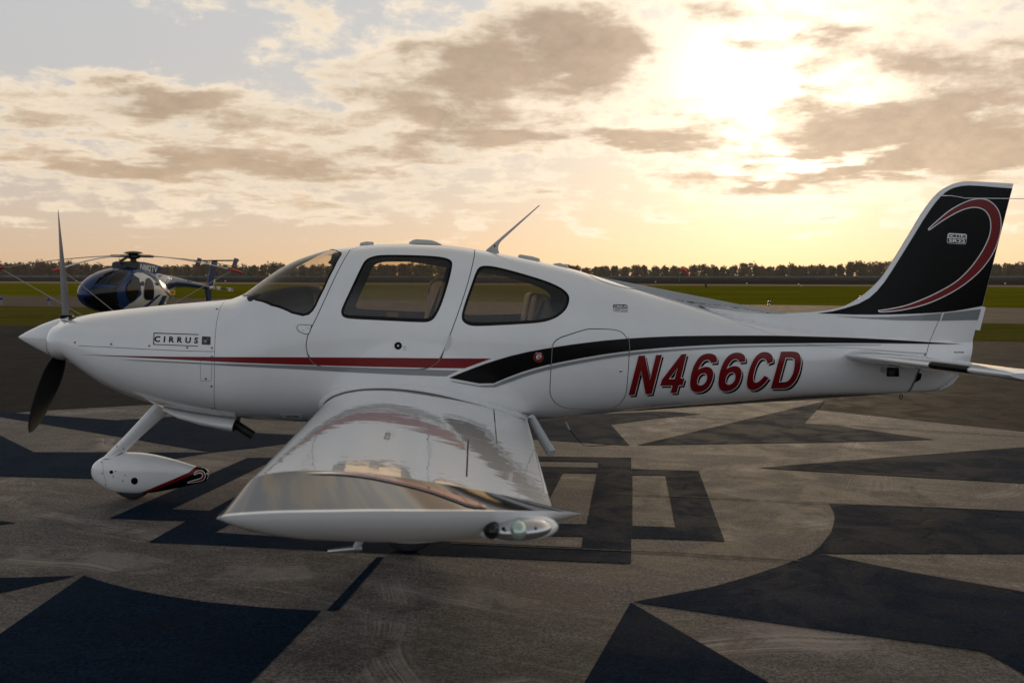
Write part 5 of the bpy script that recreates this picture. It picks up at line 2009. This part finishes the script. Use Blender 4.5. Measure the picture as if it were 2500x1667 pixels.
# yellow sign behind the helicopter
p, d = furniture(420, 724.0)
k = d / FPX
v_ = (p - CAMP)[:2] / d
t = empty('runway_sign', (p[0], p[1], 0), math.atan2(-v_[0], v_[1]), label='small yellow taxiway sign on the grass behind the helicopter', cat='sign')
MB().box((0, 0, 9.3 * k), (15 * k, .12, 12 * k)).obj('panel', mat('sign_yellow', (.62, .36, .02), .5), t)
MB().box((0, 0, 2.6 * k), (16 * k, .2, 1.2 * k)).obj('base_rail', DARK, t)
for s_ in (-5, 5):
    MB().box((s_ * k, 0, 1.0 * k), (1 * k, .1, 2.2 * k)).obj('leg', DARK, t)
MB().tube([(1.2 * k, -.065, 9.5 * k), (1.2 * k, -.075, 9.5 * k)], 2.4 * k, 8).obj('symbol', mat('sign_red', (.30, .03, .01), .5), t)
# windsock
d = 260.0
dv_ = rays(1659, 672.0)
dv_ = dv_ / np.hypot(dv_[0], dv_[1])
loc = CAMP + dv_ * d
k = float((loc - CAMP) @ FW) / FPX
zt = H0 + (672 - 659) * k
t = empty('windsock', (loc[0], loc[1], 0), label='orange-red windsock drooping on a pole before the trees', cat='windsock')
MB().tube([(0, 0, 0), (0, 0, zt + 2 * k)], .05, 8).obj('pole', STEEL, t)
rr = P0((RT[0], RT[1], 0))
pts = [rr * a * k + P0((0, 0, zt - b * k)) for a, b in ((1.5, 0), (6, -1), (11, 0), (16, 4), (20, 9.5), (22.5, 12.5))]
MB().tube(pts, [3.6 * k, 3.6 * k, 3.3 * k, 2.6 * k, 2.0 * k, 1.4 * k], 12).obj('sock', mat('windsock_red', (.62, .05, .02), .6), t)

# ------------------------------------------------------------------ evening haze
hz_ = MB().box((0, 700, 12.0), (3600, 1500, 27.0))
hm = bpy.data.materials.new('evening_haze')
hm.use_nodes = True
ht = hm.node_tree
ht.nodes.remove(ht.nodes['Principled BSDF'])
pv_ = nd(ht, 'ShaderNodeVolumePrincipled')
pv_.inputs['Color'].default_value = (.95, .93, .90, 1)
pv_.inputs['Density'].default_value = .00007
pv_.inputs['Anisotropy'].default_value = .35
ht.links.new(pv_.outputs[0], ht.nodes['Material Output'].inputs['Volume'])
tag(hz_.obj('haze', hm, None, None), 'thin warm evening haze over the airfield', None, None, 'stuff')

# ------------------------------------------------------------------ helicopter
_hd = rays(326, 640.0)
_hd = _hd / float(_hd @ FW)
HO = CAMP + _hd * 33.8
HO[2] = -.004
VV = (HO - CAMP) * P0((1, 1, 0))
VV /= np.linalg.norm(VV)
VR = P0((VV[1], -VV[0], 0))
PSI = rad(51)
HX = -VR * math.cos(PSI) - VV * math.sin(PSI)            # nose direction
HY = P0((-HX[1], HX[0], 0))                              # the helicopter's left, towards the camera
HZ = P0((0, 0, 1))
heli = empty('helicopter', tuple(HO), label='small blue and white egg-shaped helicopter with tied-down rotor blades, parked beyond the airplane nose', cat='helicopter')
heli.matrix_world = Matrix(((HX[0], HY[0], 0, HO[0]), (HX[1], HY[1], 0, HO[1]), (0, 0, 1, HO[2]), (0, 0, 0, 1)))
HBLUE = mat('helicopter_blue', (.006, .032, .11), .2, spec=.35, coat=.25, grain=.02)
HNAVY = mat('helicopter_navy', (.003, .006, .016), .2, spec=.3, grain=.02)
HWHITE = paint('helicopter_white', (.62, .60, .56))
HRED = mat('red_blade_cover', (.35, .015, .012), .6)
HGLASS = mat('dark_bubble_glass', (.004, .0045, .005), .03, spec=.45)
HBLACK = mat('hub_black', (.010, .010, .011), .5)


def to_local(P):
    d = np.asarray(P) - HO
    return np.stack([d @ HX, d @ HY, d @ HZ], -1)


def to_world(L):
    L = np.asarray(L, float)
    return HO + L[..., 0:1] * HX + L[..., 1:2] * HY + L[..., 2:3] * HZ


def hp(px, py, yl):
    """photo point met with the helicopter's fore-and-aft plane at local y = yl"""
    d = rays(np.asarray(px, float), np.asarray(py, float))
    t = (yl - (CAMP - HO) @ HY) / (d @ HY)
    return to_local(CAMP + d * t[..., None])


def hz(pts):
    """points of the enlarged crop -> photo pixels"""
    return P0(pts) / 5.345 + P0((180, 590))


def hslab(name, px, yl, y0, y1, m, parent=heli, r=.02):
    P = hp(px[:, 0], px[:, 1], yl)
    xz = P[:, [0, 2]]
    if area2(xz) < 0:
        xz = xz[::-1]
    r = min(r, (y1 - y0) / 2)
    rings = []
    for a, b in ((y0, -r), (y0 + r, 0), (y1 - r, 0), (y1, -r)):
        o_ = offset(xz, b * .7)
        rings.append([(p[0], a, p[1]) for p in o_])
    return MB().loft(rings).obj(name, m, parent)


_bx = [2.52, 2.48, 2.36, 2.05, 1.6, 1.0, .3, -.5, -1.0, -1.5, -1.85, -1.98]
bt = pchip(_bx, [1.16, 1.30, 1.46, 1.70, 1.90, 2.03, 2.07, 1.98, 1.76, 1.42, 1.10, .96])
bb = pchip(_bx, [1.12, 1.00, .86, .68, .53, .45, .43, .47, .56, .74, .88, .94])
bw = pchip(_bx, [.04, .20, .36, .54, .66, .71, .72, .68, .55, .32, .12, .02])


def hbody(u, v):
    u, v = np.asarray(u, float), np.asarray(v, float)
    zt, zb, w = bt(u), bb(u), bw(u)
    c, s_ = np.cos(v), np.sin(v)
    n = 2.25
    return np.stack([u, w * np.sign(c) * np.abs(c) ** (2 / n), (zt + zb) / 2 + (zt - zb) / 2 * np.sign(s_) * np.abs(s_) ** (2 / n)], -1)


us_ = 2.52 - 4.5 * (.5 - .5 * np.cos(np.linspace(0.01, math.pi - .01, 48)))
hb_ = MB().loft([[tuple(p) for p in hbody(np.full(40, u), np.linspace(0, 2 * math.pi, 41)[:-1])] for u in us_])
pod = hb_.obj('fuselage', HBLUE, heli, 60)
hu, hv = np.meshgrid(np.linspace(2.5, -1.95, 260), np.linspace(-1.57, 3.3, 260), indexing='ij')
hP = hbody(hu, hv)
e = 1e-3
hN = np.cross(hbody(hu, hv + e) - hP, hbody(hu + e, hv) - hP)
hN /= np.maximum(np.linalg.norm(hN, axis=-1, keepdims=True), 1e-12)
cenh = np.stack([hu * .8, 0 * hu, (bt(hu) + bb(hu)) / 2], -1)
hN = np.where(np.sum(hN * (hP - cenh), -1, keepdims=True) < 0, -hN, hN)
hW = to_world(hP)
hNw = hN[..., 0:1] * HX + hN[..., 1:2] * HY + hN[..., 2:3] * HZ
hpx = proj(hW)
hface = np.sum(hNw * (CAMP - hW), -1) > 0


def hpatch(name, px, m, parent=None, off=.012, dens=3.0):
    parent = parent or pod
    px = densify(px, dens)
    v2, f = cdt([px], (4, 4))
    Vs = []
    for p in v2:
        d = np.where(hface, np.sum((hpx - p) ** 2, -1), 1e12)
        i = np.unravel_index(np.argmin(d), d.shape)
        Vs.append(hP[i] + hN[i] * off)
    Vs = np.array(Vs)
    o = mobj(name, Vs, f, m, parent)
    c = Vs.mean(0)
    nsum = sum((p.normal * p.area for p in o.data.polygons), Vector())
    nw = P0(nsum)
    if (nw[0] * HX + nw[1] * HY + nw[2] * HZ) @ (CAMP - to_world(c)) < 0:
        o.data.flip_normals()
    return o


hpatch('belly_paint', hz([(106, 712), (180, 716), (240, 700), (560, 705), (600, 880), (560, 915), (330, 960), (250, 925), (170, 855), (125, 780)]), HNAVY, off=.008)
hpatch('white_panel', hz([(772, 425), (830, 405), (900, 410), (1000, 460), (1080, 540), (1150, 620), (1245, 720), (1225, 790), (1150, 830), (1000, 860), (610, 895), (700, 830), (800, 765), (880, 690), (870, 560), (850, 480)]), HWHITE, off=.010)
hpatch('blue_flash', hz([(900, 850), (1100, 690), (1135, 690), (960, 850)]), HBLUE, off=.016)
hpatch('blue_flash', hz([(1095, 835), (1155, 705), (1215, 705), (1160, 825)]), HBLUE, off=.016)
hpatch('windscreen', hz([(275, 552), (335, 475), (430, 400), (545, 358), (480, 440), (395, 548)]), HGLASS, off=.016)
hpatch('windscreen', hz([(412, 550), (492, 450), (590, 372), (690, 378), (702, 402), (640, 490), (600, 570)]), HGLASS, off=.016)
hpatch('chin_window', hz([(245, 590), (585, 595), (568, 640), (552, 760), (550, 880), (430, 905), (330, 880), (262, 790), (232, 700)]), HGLASS, off=.018)
dw = hpatch('door_window', chaikin(hz([(682, 640), (692, 560), (775, 450), (830, 468), (856, 530), (850, 610), (822, 690), (785, 785), (725, 775), (684, 710)]), 2, 90), HGLASS, off=.030)
hpatch('rear_door_window', chaikin(hz([(935, 482), (980, 470), (1030, 530), (1046, 640), (1040, 735), (1000, 765), (925, 760), (905, 700), (918, 590)]), 2, 90), HGLASS, off=.026)
hpatch('air_vent', chaikin(hz([(868, 530), (885, 518), (908, 522), (914, 550), (905, 578), (880, 580), (866, 560)]), 1, 120), HBLACK, off=.026)
hpatch('side_vent', hz([(1045, 540), (1085, 530), (1110, 570), (1080, 575)]), HBLACK, off=.022)
hpatch('nose_vent', hz([(165, 650), (195, 625), (215, 650), (185, 680)]), HBLACK, off=.018)
# mast fairing with the registration
hslab('engine_inlet', hz([(650, 345), (660, 270), (700, 255), (830, 258), (810, 350), (740, 365)]), .2, -.34, .34, HBLACK, r=.06)
dog = hslab('mast_fairing', hz([(795, 362), (826, 262), (930, 262), (1060, 290), (1165, 322), (1132, 412), (1040, 430), (900, 400)]), .30, -.30, .30, HBLUE, r=.05)
Vt, Ft = text_mesh('N882TV', .03)
c0, c1, c2 = hz([(866, 364)])[0], hz([(1090, 408)])[0], hz([(870, 282)])[0]
pxs = c0 + Vt[:, :1] * (c1 - c0) + Vt[:, 1:] * (c2 - c0)
mobj('registration_lettering', hp(pxs[:, 0], pxs[:, 1], .305), Ft, mat('white_print', (.80, .80, .78), .5), dog)
# tail boom
bt_px = hz([(1020, 420), (1100, 416), (1250, 444), (1440, 492), (1620, 536), (1802, 582)])
bb_px = hz([(1120, 690), (1190, 650), (1300, 600), (1440, 592), (1620, 606), (1796, 626)])
T_, B_ = hp(bt_px[:, 0], bt_px[:, 1], 0.0), hp(bb_px[:, 0], bb_px[:, 1], 0.0)
rings = []
for a, b in zip(T_, B_):
    c, r = (a + b) / 2, abs(a[2] - b[2]) / 2
    rings.append([(c[0] + (a[0] - c[0]) * math.sin(t), r * math.cos(t), c[2] + r * math.sin(t)) for t in (2 * math.pi * k / 20 for k in range(20))])
boom = MB().loft(rings).obj('tail_boom', HBLUE, heli, 60)


def boom_patch(name, px, m, off=.012):
    v2, f = cdt([densify(px, 3)], (3, 3))
    cx = (T_[:, 0] + B_[:, 0]) / 2
    cz = pchip(cx, (T_[:, 2] + B_[:, 2]) / 2)
    cr = pchip(cx, np.abs(T_[:, 2] - B_[:, 2]) / 2)
    y = np.full(len(v2), .1)
    for _ in range(40):
        Q = hp(v2[:, 0], v2[:, 1], 0.0)
        d = rays(v2[:, 0], v2[:, 1])
        t = (y - (CAMP - HO) @ HY) / (d @ HY)
        Q = to_local(CAMP + d * t[:, None])
        s_ = np.clip((Q[:, 2] - cz(Q[:, 0])) / cr(Q[:, 0]), -.97, .97)
        y = .5 * y + .5 * (cr(Q[:, 0]) * np.sqrt(1 - s_ * s_) + off)
    return mobj(name, Q, f, m, boom)


boom_patch('white_band', hz([(1075, 500), (1170, 436), (1255, 458), (1200, 520), (1135, 570), (1110, 540)]), HWHITE)
boom_patch('grey_band', hz([(1140, 575), (1205, 520), (1262, 460), (1290, 468), (1225, 540), (1160, 600)]), GREYP)
boom_patch('white_skirt', hz([(1215, 655), (1260, 615), (1310, 603), (1335, 600), (1270, 630), (1235, 668)]), HWHITE)
# tail surfaces
hslab('tail_fin', hz([(1808, 252), (1872, 252), (1846, 380), (1800, 600), (1735, 590), (1760, 470)]), 0, -.045, .045, HBLUE, r=.03)
hslab('lower_fin', hz([(1712, 600), (1792, 612), (1788, 700), (1792, 880), (1760, 880), (1738, 760)]), 0, -.04, .04, HBLUE, r=.03)
c = hp(P0([hz([(1840, 248)])[0][0]]), P0([hz([(1840, 248)])[0][1]]), 0.0)[0]
MB().box((c[0], .08, c[2]), (.34, 1.86, .05)).obj('tailplane', HNAVY, heli)
hslab('end_plate', hz([(1622, 210), (1668, 222), (1640, 328), (1583, 315)]), -.85, -.88, -.82, HBLUE, r=.02)
hslab('end_plate', hz([(2100, 212), (2148, 224), (2116, 338), (2068, 322)]), 1.01, .98, 1.04, HBLUE, r=.02)
# tail rotor
c = hz([(1960, 612)])[0]
c = hp(P0([c[0]]), P0([c[1]]), .32)[0]
b_end = (T_[-1] + B_[-1]) / 2
MB().tube([b_end + P0((.25, 0, 0)), b_end + P0((-.12, 0, 0)), b_end + P0((-.18, 0, 0))], [.09, .085, .03], 12).obj('tail_gearbox', HWHITE, boom)
tro = MB().tube([b_end, (c[0], .34, c[2])], .035, 10).obj('tail_rotor_hub', HBLACK, heli)
for L, m in (([(1820, 578), (1915, 588), (1918, 632), (1826, 622)], HWHITE), ([(1988, 600), (2088, 608), (2090, 655), (2010, 645)], HWHITE)):
    hslab('tail_rotor_blade', hz(L), .32, .31, .335, m, tro, r=.006)
for L in ([(1838, 576), (1856, 578), (1862, 628), (1844, 626)], [(2052, 603), (2066, 604), (2068, 655), (2054, 653)], [(2076, 605), (2090, 606), (2092, 657), (2078, 656)]):
    hslab('red_band', hz(L), .32, .305, .340, mat('band_red', (.16, .02, .015), .5), tro, r=.004)
MB().tube([(c[0] + .28, .325, c[2]), (c[0] - .28, .325, c[2] - .02)], .03, 8).obj('pitch_link', HBLACK, tro)
bl = hz([(1822, 525)])[0]
bl = hp(P0([bl[0]]), P0([bl[1]]), 0.0)[0]
MB().tube([bl + P0((0, 0, -.12)), bl + P0((0, 0, .0)), bl + P0((0, 0, .10))], [.03, .07, .05], 10).obj('beacon', HWHITE, boom)
# rotor head
zc_h = float(hp(P0([326.0]), P0([625.0]), 0.0)[0][2])
MB().tube([(0, 0, 1.95), (0, 0, zc_h - .05)], [.16, .10], 14).obj('rotor_mast', HBLACK, heli)
hubm = MB().tube([(0, 0, zc_h - .10), (0, 0, zc_h - .06), (0, 0, zc_h + .02), (0, 0, zc_h + .05), (0, 0, zc_h + .10), (0, 0, zc_h + .15), (0, 0, zc_h + .17)], [.14, .24, .24, .14, .34, .22, .05], 20).obj('rotor_hub', HBLACK, heli, 40)
ROT = [(188, 4.42, .50), (238, 4.25, .52), (318, 4.42, .56), (28, 4.2, .36), (100, 4.2, .40)]
for ang, rr_, droop in ROT:
    dw_ = VR * math.cos(rad(ang)) + VV * math.sin(rad(ang))
    dl_ = P0((dw_ @ HX, dw_ @ HY, 0))
    sd = P0((-dl_[1], dl_[0], 0))
    rings = []
    for s_ in np.linspace(0, 1, 16):
        r = .35 + (rr_ - .35) * s_
        z = zc_h - droop * s_ ** 1.7
        ch = np.interp(s_, [0, .08, .14, 1], [.05, .06, .09, .09])
        th = np.interp(s_, [0, .1, 1], [.035, .016, .012])
        rings.append([tuple(dl_ * r + sd * math.cos(t) * ch + P0((0, 0, z + math.sin(t) * th))) for t in (2 * math.pi * k / 12 for k in range(12))])
    bld = MB().loft(rings).obj('rotor_blade', mat('rotor_blade_grey', (.30, .30, .30), .35), heli, 50)
    MB().tube([dl_ * .2 + P0((0, 0, zc_h)), dl_ * .75 + P0((0, 0, zc_h - droop * .02))], [.05, .045], 8).obj('blade_grip', HBLACK, bld)
    if ang in (188, 238, 318):
        rings = []
        for s_ in np.linspace(.90, 1.03, 6):
            r = .35 + (rr_ - .35) * s_
            z = zc_h - droop * s_ ** 1.7
            k2 = 1.0 if .905 < s_ < 1.02 else .6
            rings.append([tuple(dl_ * r + sd * math.cos(t) * .115 * k2 + P0((0, 0, z + math.sin(t) * .045 * k2))) for t in (2 * math.pi * k / 12 for k in range(12))])
        cov = MB().loft(rings).obj('blade_cover', HRED, heli, 50)
        tip = dl_ * (.35 + (rr_ - .35) * .92) + P0((0, 0, zc_h - droop * .92 ** 1.7 - .05))
        tgt = {188: to_local(at_d(253.0, 800.0, 32.0)), 238: to_local(at_d(324.0, 797.0, 32.0)), 318: to_local(at_d(330.0, 795.0, 32.6))}[ang]
        MB().tube([tip, tgt], .013, 6).obj('tie_down_rope', mat('pale_rope', (.42, .38, .32), .8), cov)
# whip on the fairing, skids
MB().tube([(.62, .1, 2.0), (.86, .1, 2.36)], [.05, .008], 8).obj('blade_antenna', HBLACK, heli)
for sy in (-1, 1):
    sk = MB().tube([(1.75, sy * 1.0, .16), (1.55, sy * 1.0, .06), (1.3, sy * 1.0, .035), (-1.4, sy * 1.0, .035)], .035, 10).obj('skid', HBLACK, heli)
    for x in (.95, -.55):
        MB().tube([(x, sy * .45, .62), (x, sy * .98, .05)], [.05, .035], 8).obj('strut', HWHITE, sk)
